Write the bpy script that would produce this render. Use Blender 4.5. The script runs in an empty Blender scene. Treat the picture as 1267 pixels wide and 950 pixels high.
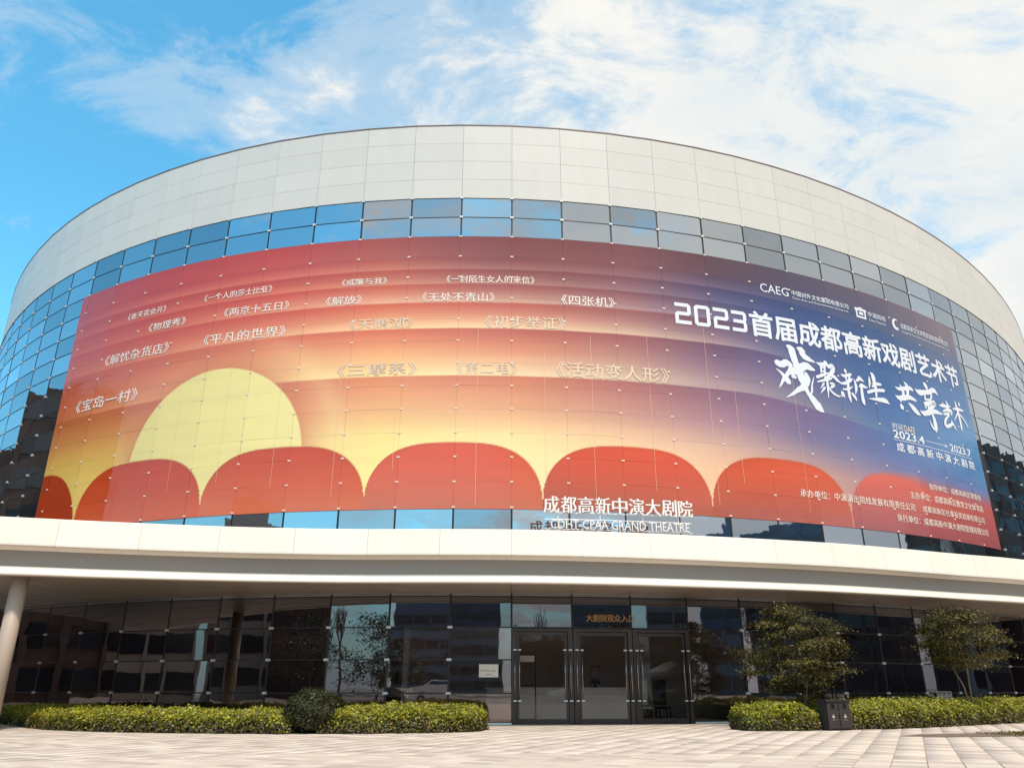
import bpy, bmesh, math, random
import numpy as np
from mathutils import Vector, Matrix, Euler
random.seed(7); RNG = np.random.default_rng(11)
scene = bpy.context.scene
COL = scene.collection
R = math.radians

# ------------------------------------------------------------------ camera
HC = 1.1290
cam_d = bpy.data.cameras.new('camera'); cam = bpy.data.objects.new('camera', cam_d); COL.objects.link(cam)
cam_d.sensor_width = 36.0; cam_d.lens = 36.0 * 969.7538 / 1267.0
cam_d.clip_start = 0.1; cam_d.clip_end = 5000
cam.location = (0, 0, HC)
cam.rotation_euler = (R(90 + 21.218392), 0, 0)
cam.rotation_mode = 'XYZ'
cam.matrix_world = Matrix.Translation((0, 0, HC)) @ Euler((R(90 + 21.218392), 0, 0)).to_matrix().to_4x4() @ Matrix.Rotation(R(0.05), 4, 'Z')
scene.camera = cam

# ------------------------------------------------------------------ world: sky with thin cloud
SUN_EL, SUN_AZ = 59.0, 20.0          # azimuth measured from -Y (behind the camera) towards +X
w = bpy.data.worlds.new('World'); scene.world = w; w.use_nodes = True
nt = w.node_tree; nt.nodes.clear(); N = nt.nodes.new; L = nt.links.new
def ramp(tree, stops, mode='LINEAR'):
    n = tree.nodes.new('ShaderNodeValToRGB'); n.color_ramp.interpolation = mode
    e = n.color_ramp.elements
    while len(e) < len(stops): e.new(0.5)
    for k, (p, c) in enumerate(stops):
        e[k].position = p; e[k].color = (*c, 1) if len(c) == 3 else c
    return n
def mth(tree, op, a, b=None, c=None, clamp=False):
    n = tree.nodes.new('ShaderNodeMath'); n.operation = op; n.use_clamp = clamp
    for k, v in enumerate((a, b, c)):
        if v is None: continue
        if isinstance(v, (int, float)): n.inputs[k].default_value = v
        else: tree.links.new(v, n.inputs[k])
    return n.outputs[0]
def mixc(tree, fac, a, b, mode='MIX'):
    n = tree.nodes.new('ShaderNodeMix'); n.data_type = 'RGBA'; n.blend_type = mode
    for s, v in ((n.inputs['Factor'], fac), (n.inputs['A'], a), (n.inputs['B'], b)):
        if isinstance(v, (int, float)): s.default_value = v
        elif isinstance(v, tuple): s.default_value = (*v, 1) if len(v) == 3 else v
        else: tree.links.new(v, s)
    return n.outputs['Result']
sky = N('ShaderNodeTexSky'); sky.sky_type = 'NISHITA'; sky.sun_disc = False
sky.sun_elevation = R(SUN_EL); sky.sun_rotation = R(180 - SUN_AZ)
sky.air_density = 1.0; sky.dust_density = 0.6; sky.ozone_density = 1.5
tc = N('ShaderNodeTexCoord')
sep = N('ShaderNodeSeparateXYZ'); L(tc.outputs['Generated'], sep.inputs[0])
den = mth(nt, 'ADD', mth(nt, 'MAXIMUM', sep.outputs['Z'], 0.0), 0.35)
cmb = N('ShaderNodeCombineXYZ')
L(mth(nt, 'DIVIDE', sep.outputs['X'], den), cmb.inputs[0]); L(mth(nt, 'DIVIDE', sep.outputs['Y'], den), cmb.inputs[1])
def cloud_noise(scale, detail, rough, off, dist=0.0, sc=(1, 1, 1)):
    m = N('ShaderNodeMapping'); m.inputs['Location'].default_value = off; m.inputs['Scale'].default_value = sc
    m.inputs['Rotation'].default_value = (0, 0, R(-32))
    L(cmb.outputs[0], m.inputs[0])
    n = N('ShaderNodeTexNoise'); n.inputs['Scale'].default_value = scale; n.inputs['Detail'].default_value = detail
    n.inputs['Roughness'].default_value = rough; n.inputs['Distortion'].default_value = dist
    L(m.outputs[0], n.inputs['Vector']); return n.outputs['Fac']
CL = dict(off=(3.1, 0.4, 0.0), bias=0.0)
big = cloud_noise(1.5, 3, 0.5, CL['off'])
fine = cloud_noise(4.6, 10, 0.66, (7.3, 2.2, 0), 0.45, (1.0, 1.6, 1))
bank = mth(nt, 'MULTIPLY', sep.outputs['X'], 0.26)          # the cloud bank thickens towards +X
cov = mth(nt, 'ADD', mth(nt, 'ADD', mth(nt, 'MULTIPLY', big, 0.55), mth(nt, 'MULTIPLY', fine, 0.72)), bank)
cr = ramp(nt, [(0.485, (0, 0, 0)), (0.605, (0.36,) * 3), (0.75, (0.97,) * 3)], 'EASE'); L(cov, cr.inputs[0])
skyt = mixc(nt, 1.0, sky.outputs[0], (1.3, 3.1, 3.0), 'MULTIPLY')
shade = cloud_noise(2.6, 6, 0.55, (1.0, 9.0, 0))
cc = ramp(nt, [(0.3, (7.0, 7.9, 8.4)), (0.6, (9.9, 9.55, 8.8))]); L(shade, cc.inputs[0])
skyc = mixc(nt, cr.outputs[0], skyt, cc.outputs[0])
hz = mth(nt, 'POWER', mth(nt, 'SUBTRACT', 1.0, mth(nt, 'MAXIMUM', sep.outputs['Z'], 0.0)), 7.0)
skyc = mixc(nt, mth(nt, 'MULTIPLY', hz, 0.9), skyc, (6.7, 7.0, 8.1))
bg = N('ShaderNodeBackground'); bg.inputs['Strength'].default_value = 0.1
L(skyc, bg.inputs[0]); wo = N('ShaderNodeOutputWorld'); L(bg.outputs[0], wo.inputs[0])

# ------------------------------------------------------------------ sun
sl = bpy.data.lights.new('sun', 'SUN'); sl.energy = 3.5; sl.angle = R(5.0); sl.color = (1.0, 0.83, 0.68)
sun = bpy.data.objects.new('sun', sl); COL.objects.link(sun)
sd = Vector((math.sin(R(SUN_AZ)) * math.cos(R(SUN_EL)), -math.cos(R(SUN_AZ)) * math.cos(R(SUN_EL)), math.sin(R(SUN_EL))))
sun.rotation_euler = sd.to_track_quat('Z', 'Y').to_euler(); sun.location = sd * 80

vs = scene.view_settings
vs.view_transform = 'Standard'; vs.look = 'None'; vs.gamma = 1; vs.exposure = 0.04; vs.use_curve_mapping = False
scene.cycles.max_bounces = 8; scene.cycles.transparent_max_bounces = 12
scene.cycles.caustics_reflective = False; scene.cycles.caustics_refractive = False

# ------------------------------------------------------------------ helpers
def lin(*c):
    c = c[0] if len(c) == 1 else c
    return tuple((v / 255 / 12.92 if v / 255 <= .04045 else ((v / 255 + .055) / 1.055) ** 2.4) for v in c)
def props(o, label=None, cat=None, group=None, kind=None):
    for k, v in (('label', label), ('category', cat), ('group', group), ('kind', kind)):
        if v: o[k] = v
    return o
def link(o, parent=None):
    COL.objects.link(o)
    if parent: o.parent = parent
    return o
def empty(name, loc=(0, 0, 0), rz=0, **k):
    o = bpy.data.objects.new(name, None); o.location = loc; o.rotation_euler = (0, 0, rz)
    COL.objects.link(o); return props(o, **k)
def mobj(name, verts, faces, mat, parent=None, smooth=False, **k):
    me = bpy.data.meshes.new(name); me.from_pydata([tuple(v) for v in verts], [], [tuple(f) for f in faces])
    if mat is not None: me.materials.append(mat)
    if smooth: me.shade_smooth()
    me.update()
    return props(link(bpy.data.objects.new(name, me), parent), **k)
def inst(name, mesh, parent, loc=None, rot=None, mw=None):
    o = bpy.data.objects.new(name, mesh)
    if mw is not None: o.matrix_local = mw
    else:
        if loc is not None: o.location = loc
        if rot is not None: o.rotation_euler = rot
    return link(o, parent)
class MB:
    "collects boxes, tubes and sheets, builds ONE mesh"
    def __init__(s): s.v = []; s.f = []
    def add(s, vs, fs):
        n = len(s.v); s.v += [tuple(v) for v in vs]; s.f += [tuple(i + n for i in f) for f in fs]; return s
    def box(s, x0, x1, y0, y1, z0, z1, M=None):
        vs = [(x, y, z) for z in (z0, z1) for y in (y0, y1) for x in (x0, x1)]
        if M is not None: vs = [tuple(M @ Vector(v)) for v in vs]
        return s.add(vs, [(0, 2, 3, 1), (4, 5, 7, 6), (0, 1, 5, 4), (2, 6, 7, 3), (0, 4, 6, 2), (1, 3, 7, 5)])
    def tube(s, pts, rad, n=8, cap=True):
        pts = [Vector(p) for p in pts]; rad = rad if isinstance(rad, (list, tuple)) else [rad] * len(pts)
        vs = []; prev = None
        for i, p in enumerate(pts):
            d = (pts[min(i + 1, len(pts) - 1)] - pts[max(i - 1, 0)]).normalized()
            a = d.orthogonal().normalized() if prev is None else (prev - d * prev.dot(d)).normalized()
            prev = a; b = d.cross(a)
            for k in range(n):
                t = 2 * math.pi * k / n; vs.append(tuple(p + (a * math.cos(t) + b * math.sin(t)) * rad[i]))
        fs = [(i * n + k, i * n + (k + 1) % n, (i + 1) * n + (k + 1) % n, (i + 1) * n + k) for i in range(len(pts) - 1) for k in range(n)]
        if cap: fs += [tuple(range(n))[::-1], tuple((len(pts) - 1) * n + k for k in range(n))]
        return s.add(vs, fs)
    def build(s, name, mat, parent=None, smooth=False, **k): return mobj(name, s.v, s.f, mat, parent, smooth, **k)
def np_mesh(name, co, quads, mats, parent=None, colors=None, smooth=False, tri=False, **k):
    me = bpy.data.meshes.new(name); n = 3 if tri else 4
    me.vertices.add(len(co)); me.vertices.foreach_set('co', np.asarray(co, np.float32).ravel())
    q = np.asarray(quads, np.int32)
    me.loops.add(q.size); me.loops.foreach_set('vertex_index', q.ravel())
    me.polygons.add(len(q)); me.polygons.foreach_set('loop_start', np.arange(len(q), dtype=np.int32) * n)
    me.polygons.foreach_set('loop_total', np.full(len(q), n, np.int32))
    if smooth: me.polygons.foreach_set('use_smooth', np.ones(len(q), bool))
    me.update(calc_edges=True)
    if colors is not None:
        a = me.color_attributes.new('tint', 'FLOAT_COLOR', 'POINT')
        c = np.ones((len(co), 4), np.float32); c[:, :3] = colors; a.data.foreach_set('color', c.ravel())
    me.materials.append(mats)
    return props(link(bpy.data.objects.new(name, me), parent), **k)

# ------------------------------------------------------------------ materials
def mat(name, base=(0.5, 0.5, 0.5), rough=0.6, metal=0.0, spec=0.5, coat=0.0, noise=None, bump=None, attr=None, rnd=0.0, sheen=0, trans=None):
    m = bpy.data.materials.new(name); m.use_nodes = True; t = m.node_tree; b = t.nodes['Principled BSDF']
    b.inputs['Base Color'].default_value = (*base, 1); b.inputs['Roughness'].default_value = rough
    b.inputs['Metallic'].default_value = metal; b.inputs['Specular IOR Level'].default_value = spec
    b.inputs['Coat Weight'].default_value = coat
    src = None
    tcn = t.nodes.new('ShaderNodeTexCoord')
    geo = t.nodes.new('ShaderNodeNewGeometry')
    if attr:
        a = t.nodes.new('ShaderNodeAttribute'); a.attribute_name = attr; src = a.outputs['Color']
    if noise:   # (scale, amount, detail, stretch)
        sc, am, de, st = noise
        mp = t.nodes.new('ShaderNodeMapping'); mp.inputs['Scale'].default_value = st
        t.links.new(geo.outputs['Position'], mp.inputs[0])
        n = t.nodes.new('ShaderNodeTexNoise'); n.inputs['Scale'].default_value = sc; n.inputs['Detail'].default_value = de
        t.links.new(mp.outputs[0], n.inputs['Vector'])
        f = mth(t, 'MULTIPLY_ADD', mth(t, 'SUBTRACT', n.outputs['Fac'], 0.5), am * 2, 1.0)
        src = mixc(t, 1.0, src if src is not None else tuple(base), f, 'MULTIPLY')
    if rnd:
        oi = t.nodes.new('ShaderNodeObjectInfo')
        f = mth(t, 'MULTIPLY_ADD', mth(t, 'SUBTRACT', oi.outputs['Random'], 0.5), rnd * 2, 1.0)
        src = mixc(t, 1.0, src if src is not None else tuple(base), f, 'MULTIPLY')
    if src is not None: t.links.new(src, b.inputs['Base Color'])
    if bump:    # (scale, strength, distance)
        n = t.nodes.new('ShaderNodeTexNoise'); n.inputs['Scale'].default_value = bump[0]; n.inputs['Detail'].default_value = 3
        t.links.new(geo.outputs['Position'], n.inputs['Vector'])
        bp = t.nodes.new('ShaderNodeBump'); bp.inputs['Strength'].default_value = bump[1]; bp.inputs['Distance'].default_value = bump[2]
        t.links.new(n.outputs['Fac'], bp.inputs['Height']); t.links.new(bp.outputs[0], b.inputs['Normal'])
    if trans:
        b.inputs['Subsurface Weight'].default_value = 0
        tr = t.nodes.new('ShaderNodeBsdfTranslucent'); mx = t.nodes.new('ShaderNodeMixShader'); mx.inputs[0].default_value = trans
        if src is not None: t.links.new(src, tr.inputs[0])
        else: tr.inputs[0].default_value = (*base, 1)
        o = t.nodes['Material Output']; t.links.new(b.outputs[0], mx.inputs[1]); t.links.new(tr.outputs[0], mx.inputs[2]); t.links.new(mx.outputs[0], o.inputs[0])
    return m
def glass_mat(name, tint, refl, dark, wav=0.012, see=0.0, rough=0.012):
    "coated facade glass: a mirror coat over a dark (or clear) body"
    m = bpy.data.materials.new(name); m.use_nodes = True; t = m.node_tree; t.nodes.clear()
    out = t.nodes.new('ShaderNodeOutputMaterial')
    gl = t.nodes.new('ShaderNodeBsdfGlossy'); gl.inputs['Roughness'].default_value = rough
    oi = t.nodes.new('ShaderNodeObjectInfo')
    f = mth(t, 'MULTIPLY_ADD', mth(t, 'SUBTRACT', oi.outputs['Random'], 0.5), 0.4, 1.0)
    gc = mixc(t, 1.0, tuple(tint), f, 'MULTIPLY'); t.links.new(gc, gl.inputs[0])
    df = t.nodes.new('ShaderNodeBsdfDiffuse'); df.inputs[0].default_value = (*dark, 1)
    body = df.outputs[0]
    if see:
        tr = t.nodes.new('ShaderNodeBsdfTransparent'); tr.inputs[0].default_value = (0.94, 0.90, 0.88, 1)
        mb = t.nodes.new('ShaderNodeMixShader'); mb.inputs[0].default_value = see
        t.links.new(df.outputs[0], mb.inputs[1]); t.links.new(tr.outputs[0], mb.inputs[2]); body = mb.outputs[0]
    fr = t.nodes.new('ShaderNodeFresnel'); fr.inputs[0].default_value = 1.5
    fac = mth(t, 'ADD', mth(t, 'MULTIPLY', fr.outputs[0], 0.9), refl, clamp=True)
    geo = t.nodes.new('ShaderNodeNewGeometry')
    n = t.nodes.new('ShaderNodeTexNoise'); n.inputs['Scale'].default_value = 0.9; n.inputs['Detail'].default_value = 1.5
    t.links.new(geo.outputs['Position'], n.inputs['Vector'])
    bp = t.nodes.new('ShaderNodeBump'); bp.inputs['Strength'].default_value = 1.0; bp.inputs['Distance'].default_value = wav
    t.links.new(n.outputs['Fac'], bp.inputs['Height']); t.links.new(bp.outputs[0], gl.inputs['Normal'])
    mx = t.nodes.new('ShaderNodeMixShader'); t.links.new(fac, mx.inputs[0]); t.links.new(body, mx.inputs[1]); t.links.new(gl.outputs[0], mx.inputs[2])
    t.links.new(mx.outputs[0], out.inputs[0]); return m
M = {}
M['glass'] = glass_mat('facade_glass', (0.66, 0.70, 0.75), 0.56, (0.016, 0.013, 0.013), wav=0.005)
M['glass_low'] = glass_mat('lobby_glass', (0.62, 0.60, 0.63), 0.22, (0.010, 0.004, 0.004), see=0.0, wav=0.0022)  # red-black body puts the shade of the lobby behind into the glass colour
M['glass_clear'] = glass_mat('lobby_glass_clear', (0.66, 0.58, 0.57), 0.21, (0.010, 0.004, 0.004), see=0.92, wav=0.0022)
M['glass_door'] = glass_mat('door_glass', (0.5, 0.5, 0.5), 0.02, (0.01, 0.007, 0.006), wav=0.002, see=0.96)
M['joint'] = mat('black_joint', (0.012, 0.009, 0.009), 0.5)
M['core'] = mat('dark_core', (0.006, 0.005, 0.005), 0.9)
M['panel'] = mat('white_aluminium', lin(211, 207, 200), 0.42, spec=0.35, noise=(0.9, 0.045, 6, (2.5, 2.5, .35)), rnd=0.025)
M['coping'] = mat('brown_coping', lin(120, 92, 86), 0.5)
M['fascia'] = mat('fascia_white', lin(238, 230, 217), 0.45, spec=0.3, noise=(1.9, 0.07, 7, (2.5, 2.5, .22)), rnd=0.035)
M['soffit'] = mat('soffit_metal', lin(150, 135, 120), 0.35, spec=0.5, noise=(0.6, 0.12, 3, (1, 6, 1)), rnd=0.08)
M['stone_col'] = mat('column_stone', lin(180, 164, 151), 0.5, noise=(2, 0.06, 3, (1, 1, .3)))
M['clamp'] = mat('steel_clamp', lin(215, 212, 208), 0.35, metal=0.3)
M['steel'] = mat('brushed_steel', lin(170, 160, 152), 0.25, metal=1.0)
M['frame'] = mat('bronze_frame', lin(46, 34, 31), 0.35, spec=0.6)
M['frame_lt'] = mat('bronze_frame_edge', lin(92, 76, 70), 0.3, metal=0.5)
M['white_letter'] = mat('sign_letter_white', lin(240, 236, 232), 0.4)
M['paver'] = mat('paver_stone', attr='tint', rough=0.75, spec=0.3, noise=(1.3, 0.12, 9, (1, 1, 1)), bump=(60, 0.25, 0.004))
M['grout'] = mat('grout', lin(146, 131, 122), 0.9)
M['backing'] = mat('panel_backing', lin(206, 201, 194), 0.9)
M['ground'] = mat('distant_ground', lin(150, 142, 134), 0.9, noise=(0.15, 0.15, 5, (1, 1, 1)))
M['road'] = mat('asphalt', (0.05, 0.05, 0.052), 0.85, noise=(3, 0.15, 5, (1, 1, 1)))
M['leaf'] = mat('hedge_leaf', attr='tint', rough=0.45, spec=0.4, trans=0.25)
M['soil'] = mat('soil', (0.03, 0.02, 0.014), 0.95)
M['bark'] = mat('bark', lin(120, 100, 84), 0.85, noise=(8, 0.25, 4, (1, 1, .3)))
M['bin'] = mat('bin_paint', lin(54, 48, 48), 0.5, spec=0.4, noise=(6, 0.06, 4, (1, 1, 1)))
M['black'] = mat('black_plastic', (0.006, 0.005, 0.005), 0.6)
M['paper'] = mat('paper', lin(226, 216, 202), 0.8)
M['ink'] = mat('ink_brown', lin(104, 84, 74), 0.8)
M['desk'] = mat('desk_laminate', lin(240, 232, 226), 0.4)
M['lobby'] = mat('lobby_wall', lin(222, 210, 200), 0.6, noise=(0.7, 0.05, 3, (1, 1, 1)))
M['lobby_floor'] = mat('lobby_floor', lin(190, 178, 170), 0.25)
M['gold'] = mat('gold_letter', lin(190, 140, 70), 0.4, metal=0.3)
M['print_white'] = mat('print_white', lin(228, 232, 240), 0.5)
M['print_cream'] = mat('print_cream', lin(244, 226, 214), 0.5)
M['print_faint'] = mat('print_faint', lin(232, 206, 180), 0.5)

# ------------------------------------------------------------------ the drum's plan: an ellipse of 2.15 m facets
K = 1.15
EC, EA, EB, ET = (4.043 * K, 80.943 * K), 56.686 * K, 41.01 * K, 1.352
T0, BAY = 3.3428749, 1.87155 * K
def ell(t, off=0.0):
    c, s = math.cos(ET), math.sin(ET); u, v = EA * math.cos(t), EB * math.sin(t)
    nu, nv = math.cos(t) / EA, math.sin(t) / EB; n = math.hypot(nu, nv)
    u += off * nu / n; v += off * nv / n
    return Vector((EC[0] + u * c - v * s, EC[1] + u * s + v * c))
CT = {0: T0}
for sg in (1, -1):
    t = T0
    for k in range(1, 41):
        p = ell(t); lo, hi = 0.0, 0.2
        for _ in range(40):
            m_ = (lo + hi) / 2
            if (ell(t + sg * m_) - p).length < BAY: lo = m_
            else: hi = m_
        t += sg * lo; CT[sg * k] = t
CP = {k: ell(t) for k, t in CT.items()}
def facet(k):
    a, b = CP[k], CP[k + 1]; d = (b - a).normalized(); return a, d, Vector((d.y, -d.x))   # start, along, outward
def on_wall(x, z, off=0.0):
    s = x / BAY; k = math.floor(s + 1e-9); a, d, n = facet(k)
    p = a + d * ((s - k) * BAY) + n * off; return (p.x, p.y, z)
ROW = [20.84 - 0.96229 * r for r in range(15)] + [6.31, 5.245, 4.18, 3.13, 2.06, 0.98, 0.07]
def wall_matrix(k, z, off=0.0, tilt=(0, 0)):
    "frame at the centre of facet k: x along the wall, y inward, z up"
    a, d, n = facet(k); c = a + d * (BAY / 2) + n * off
    m = Matrix(((d.x, -n.x, 0, c.x), (d.y, -n.y, 0, c.y), (0, 0, 1, z), (0, 0, 0, 1)))
    return m @ Matrix.Rotation(tilt[0], 4, 'X') @ Matrix.Rotation(tilt[1], 4, 'Z')

# ================================================================== THE GROUND
g = MB().box(-600, 600, -600, 700, -0.6, -0.03).build('ground', M['ground'], kind='structure')
plaza = MB().box(-75, 80, -30, 60, -0.028, -0.012).build('plaza_paving', M['grout'], kind='structure')
PA = R(25.6); pu = Vector((math.cos(PA), -math.sin(PA))); pv = Vector((math.sin(PA), math.cos(PA)))   # across, along
PW, PL, GAP = 0.53, 0.30, 0.013
base_tones = [lin(212, 198, 187), lin(206, 191, 180), lin(218, 205, 194), lin(200, 186, 175), lin(188, 175, 164), lin(215, 201, 189)]
def in_view(x, y):
    return y > 12.2 and abs(x) < y * 0.70 + 1 and y < 30
cells = []
for i in range(-110, 130):
    for j in range(-100, 180):
        c = pu * ((i + .5) * PW) + pv * ((j + .5) * PL)
        if -34 < c.x < 36 and -6 < c.y < 38.5: cells.append((c, i, j))
rowtone = {j: random.uniform(-.07, .07) for j in range(-100, 180)}
def tone(i, j):
    b = Vector(random.choice(base_tones)) * .92; b.x *= 1.03; b.z *= .965; return b * (1 + rowtone[j] + random.uniform(-.05, .05))
near = sorted([c for c in cells if 12.6 < c[0].y and abs(c[0].x) < c[0].y * 0.66], key=lambda c: c[0].length)[:300]
nearset = {(i, j) for _, i, j in near}
def paver_geo(dz):
    a, b = (PW - GAP) / 2, (PL - GAP) / 2; e = 0.006
    v = [(-a, -b, -.012), (a, -b, -.012), (a, b, -.012), (-a, b, -.012), (-a + e, -b + e, dz), (a - e, -b + e, dz), (a - e, b - e, dz), (-a + e, b - e, dz)]
    return v, [(4, 5, 6, 7), (0, 1, 5, 4), (1, 2, 6, 5), (2, 3, 7, 6), (3, 0, 4, 7)]
pm = []
for kk in range(12):
    v, f = paver_geo(random.uniform(0, .003)); me = bpy.data.meshes.new('paver'); me.from_pydata(v, [], f); me.materials.append(M['paver'])
    a = me.color_attributes.new('tint', 'FLOAT_COLOR', 'POINT'); tn = tone(0, 0)
    for d in a.data: d.color = (*tn, 1)
    pm.append(me)
for c, i, j in near:
    inst('paver', random.choice(pm), plaza, (c.x, c.y, 0), (0, 0, -PA))
vv, ff, cl = [], [], []
v0, f0 = paver_geo(0.0); v0 = np.array(v0); f0 = np.array(f0)
rot = np.array([[math.cos(PA), math.sin(PA)], [-math.sin(PA), math.cos(PA)]])
for c, i, j in cells:
    if (i, j) in nearset: continue
    p = v0.copy(); p[:, :2] = v0[:, :2] @ rot.T + np.array([c.x, c.y]); p[4:, 2] += random.uniform(0, .003)
    ff.append(f0 + 8 * len(vv)); vv.append(p); cl.append(np.tile(np.array(tone(i, j)), (8, 1)))
np_mesh('paver', np.concatenate(vv), np.concatenate(ff), M['paver'], plaza, np.concatenate(cl), kind='stuff')

# ================================================================== THE THEATRE
th = empty('theatre', (4.6, 93, 0), label='huge round grand theatre with glass skin and a white metal top band', cat='theatre')
ti = th.matrix_world.inverted() if False else Matrix.Translation((-4.6, -93, 0))
def tw(m): return ti @ m
def tinst(name, mesh, m): return inst(name, mesh, th, mw=tw(m))
def tobj(name, verts, faces, mt, **k):
    o = mobj(name, verts, faces, mt, th, **k); o.location = (-4.6, -93, 0); return o
# the dark backing and the far side of the drum
NS = 160
ring = [CT[k] for k in range(-40, 41)]
t1, t2 = CT[40], CT[-40] + 2 * math.pi
rest = [t1 + (t2 - t1) * q / 60 for q in range(1, 60)]
full = ring + rest; nf = len(full)
def ring_wall(name, off, z0, z1, mt, skip=lambda i: False, **k):
    P = [ell(t, off) for t in full]
    vs = [(p.x, p.y, z0) for p in P] + [(p.x, p.y, z1) for p in P]
    fs = [(i, (i + 1) % nf, nf + (i + 1) % nf, nf + i) for i in range(nf) if not skip(i)]
    return tobj(name, vs, fs, mt, **k)
ring_wall('backing_wall', -0.22, 4.3, 24.3, M['core'])
ring_wall('lobby_backing', -0.24, 0.0, 4.3, M['core'], skip=lambda i: 38 <= i <= 45)
P = [ell(t, -0.3) for t in full]
tobj('roof', [(p.x, p.y, 24.3) for p in P], [tuple(range(nf))], M['ground'])
fr = [t for t in rest]
vs, fs = [], []
for t in [CT[40]] + fr + [CT[-40] + 2 * math.pi]:
    p = ell(t); vs += [(p.x, p.y, 0), (p.x, p.y, 20.8), (p.x, p.y, 24.69)]
for i in range(len(vs) // 3 - 1): fs += [(3 * i, 3 * i + 3, 3 * i + 4, 3 * i + 1)]
tobj('rear_glazing', vs, fs, M['glass'], kind='stuff')
fs = [(3 * i + 1, 3 * i + 4, 3 * i + 5, 3 * i + 2) for i in range(len(vs) // 3 - 1)]
tobj('rear_cladding', vs, fs, M['panel'], kind='stuff')

# glass panes: shared slabs, each hung a hair out of true as real panes are
def slab(name, w_, h_, t_, mt):
    me = bpy.data.meshes.new(name); b = MB().box(-w_ / 2, w_ / 2, 0, t_, -h_, 0); me.from_pydata(b.v, [], b.f); me.materials.append(mt); return me
JG = 0.030
slabs = {}
def row_slab(r, k=9):
    h_ = round(ROW[r] - ROW[r + 1], 3); clear = r >= 18 and -2 <= k <= 4; key = (h_, r >= 17, clear)
    if key not in slabs: slabs[key] = slab('glass_pane', BAY - JG, h_ - JG, 0.03, M['glass_clear' if clear else 'glass_low' if r >= 17 else 'glass'])
    return slabs[key]
def single(k, r):
    if r in (0, 1): return -13 <= k <= 14
    if 2 <= r <= 13: return -15 <= k <= -11 or 11 <= k <= 15
    if r == 14: return -11 <= k <= 12
    if r >= 17: return -11 <= k <= -1 or 3 <= k <= 10
    return False
rest_v, rest_f = {}, {}
npane = 0
coltilt = {k: random.gauss(0, .0030) for k in range(-40, 41)}
for r in range(21):
    for k in range(-40, 40):
        if 2 <= r <= 13 and -10 <= k <= 10: continue                      # behind the banner
        if r >= 18 and 0 <= k <= 2: continue                              # the doors
        tilt = (random.gauss(0, .0022), coltilt[k] + random.gauss(0, .0016))
        m = wall_matrix(k, ROW[r] - JG / 2, 0.0, tilt)
        if single(k, r) and npane < 299:
            tinst('glass_pane', row_slab(r, k), m); npane += 1
        else:
            key = r >= 17; V = rest_v.setdefault(key, []); Fq = rest_f.setdefault(key, [])
            me = row_slab(r); n0 = len(V)
            V += [tuple(tw(Matrix()) @ (m @ v.co)) for v in me.vertices]
            Fq += [tuple(n0 + i for i in p.vertices) for p in me.polygons]
for key in rest_v:
    mobj('glass_pane', rest_v[key], rest_f[key], M['glass_low' if key else 'glass'], th, kind='stuff')
# the same for k 0..2, row 17 exists above the doors
# joints: a vertical at each column line, a ring at each row line
for k in range(-22, 26):
    a, d, n = facet(k); nn = (n + facet(k - 1)[2]).normalized(); dd = Vector((-nn.y, nn.x)); c = CP[k]
    hw = 0.035
    for z0, z1 in ([(0.06, 20.84)] if not -9.9 < k < 11.5 else [(0.06, 7.36), (18.92, 20.84)]):
        if k in (0, 1, 2, 3) and z0 < 1: z0 = 3.13
        vs = []
        for (o1, w1) in ((-.10, -hw), (.006, -hw), (.006, hw), (-.10, hw)):
            q = c + nn * o1 + dd * w1; vs += [(q.x - 4.6, q.y - 93, z0), (q.x - 4.6, q.y - 93, z1)]
        fs = [(0, 2, 3, 1), (2, 4, 5, 3), (4, 6, 7, 5), (6, 0, 1, 7), (1, 3, 5, 7), (0, 6, 4, 2)]
        mobj('mullion', vs, fs, M['joint'], th)
for r in range(0, 22):
    segs = [(-24, 26)] if not 3 <= r <= 13 else [(-24, -10), (12, 26)]
    if r >= 19: segs = [(-24, 0), (3, 26)]
    for a_, b_ in segs:
        P0 = [ell(CT[k], -.10) for k in range(a_, b_ + 1)]; P1 = [ell(CT[k], .010) for k in range(a_, b_ + 1)]
        n = len(P0); vs = []
        for z in (ROW[r] - .02, ROW[r] + .02):
            vs += [(p.x - 4.6, p.y - 93, z) for p in P0] + [(p.x - 4.6, p.y - 93, z) for p in P1]
        fs = []
        for i in range(n - 1):
            fs += [(n + i, n + i + 1, 3 * n + i + 1, 3 * n + i), (i, n + i, n + i + 1, i + 1)[::-1], (2 * n + i, 3 * n + i, 3 * n + i + 1, 2 * n + i + 1)]
        mobj('transom', vs, fs, M['joint'], th)
# spider clamps at the crossings
cb = MB(); cbb = MB()
for r in range(0, 22):
    for k in range(-22, 25):
        if r in (15, 16, 21): continue
        if r >= 18 and 0 <= k <= 3: continue
        if r == 17: continue
        nn = (facet(k)[2] + facet(k - 1)[2]).normalized(); c = CP[k]; dd = Vector((-nn.y, nn.x))
        onb = 2 <= r <= 14 and -10 <= k <= 11
        o = .03 if onb else 0.0; cw = .085 if r >= 17 else .07; ch = .04 if r >= 17 else .045
        if onb: cw, ch = .060, .028
        Mx = Matrix(((dd.x, nn.x, 0, c.x - 4.6), (dd.y, nn.y, 0, c.y - 93), (0, 0, 1, ROW[r]), (0, 0, 0, 1)))
        (cbb if onb else cb).box(-cw, cw, o - .01, o + (.022 if onb else .05), -ch, ch, Mx)
cb.build('clamp_fittings', M['clamp'], th, kind='stuff')

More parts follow.
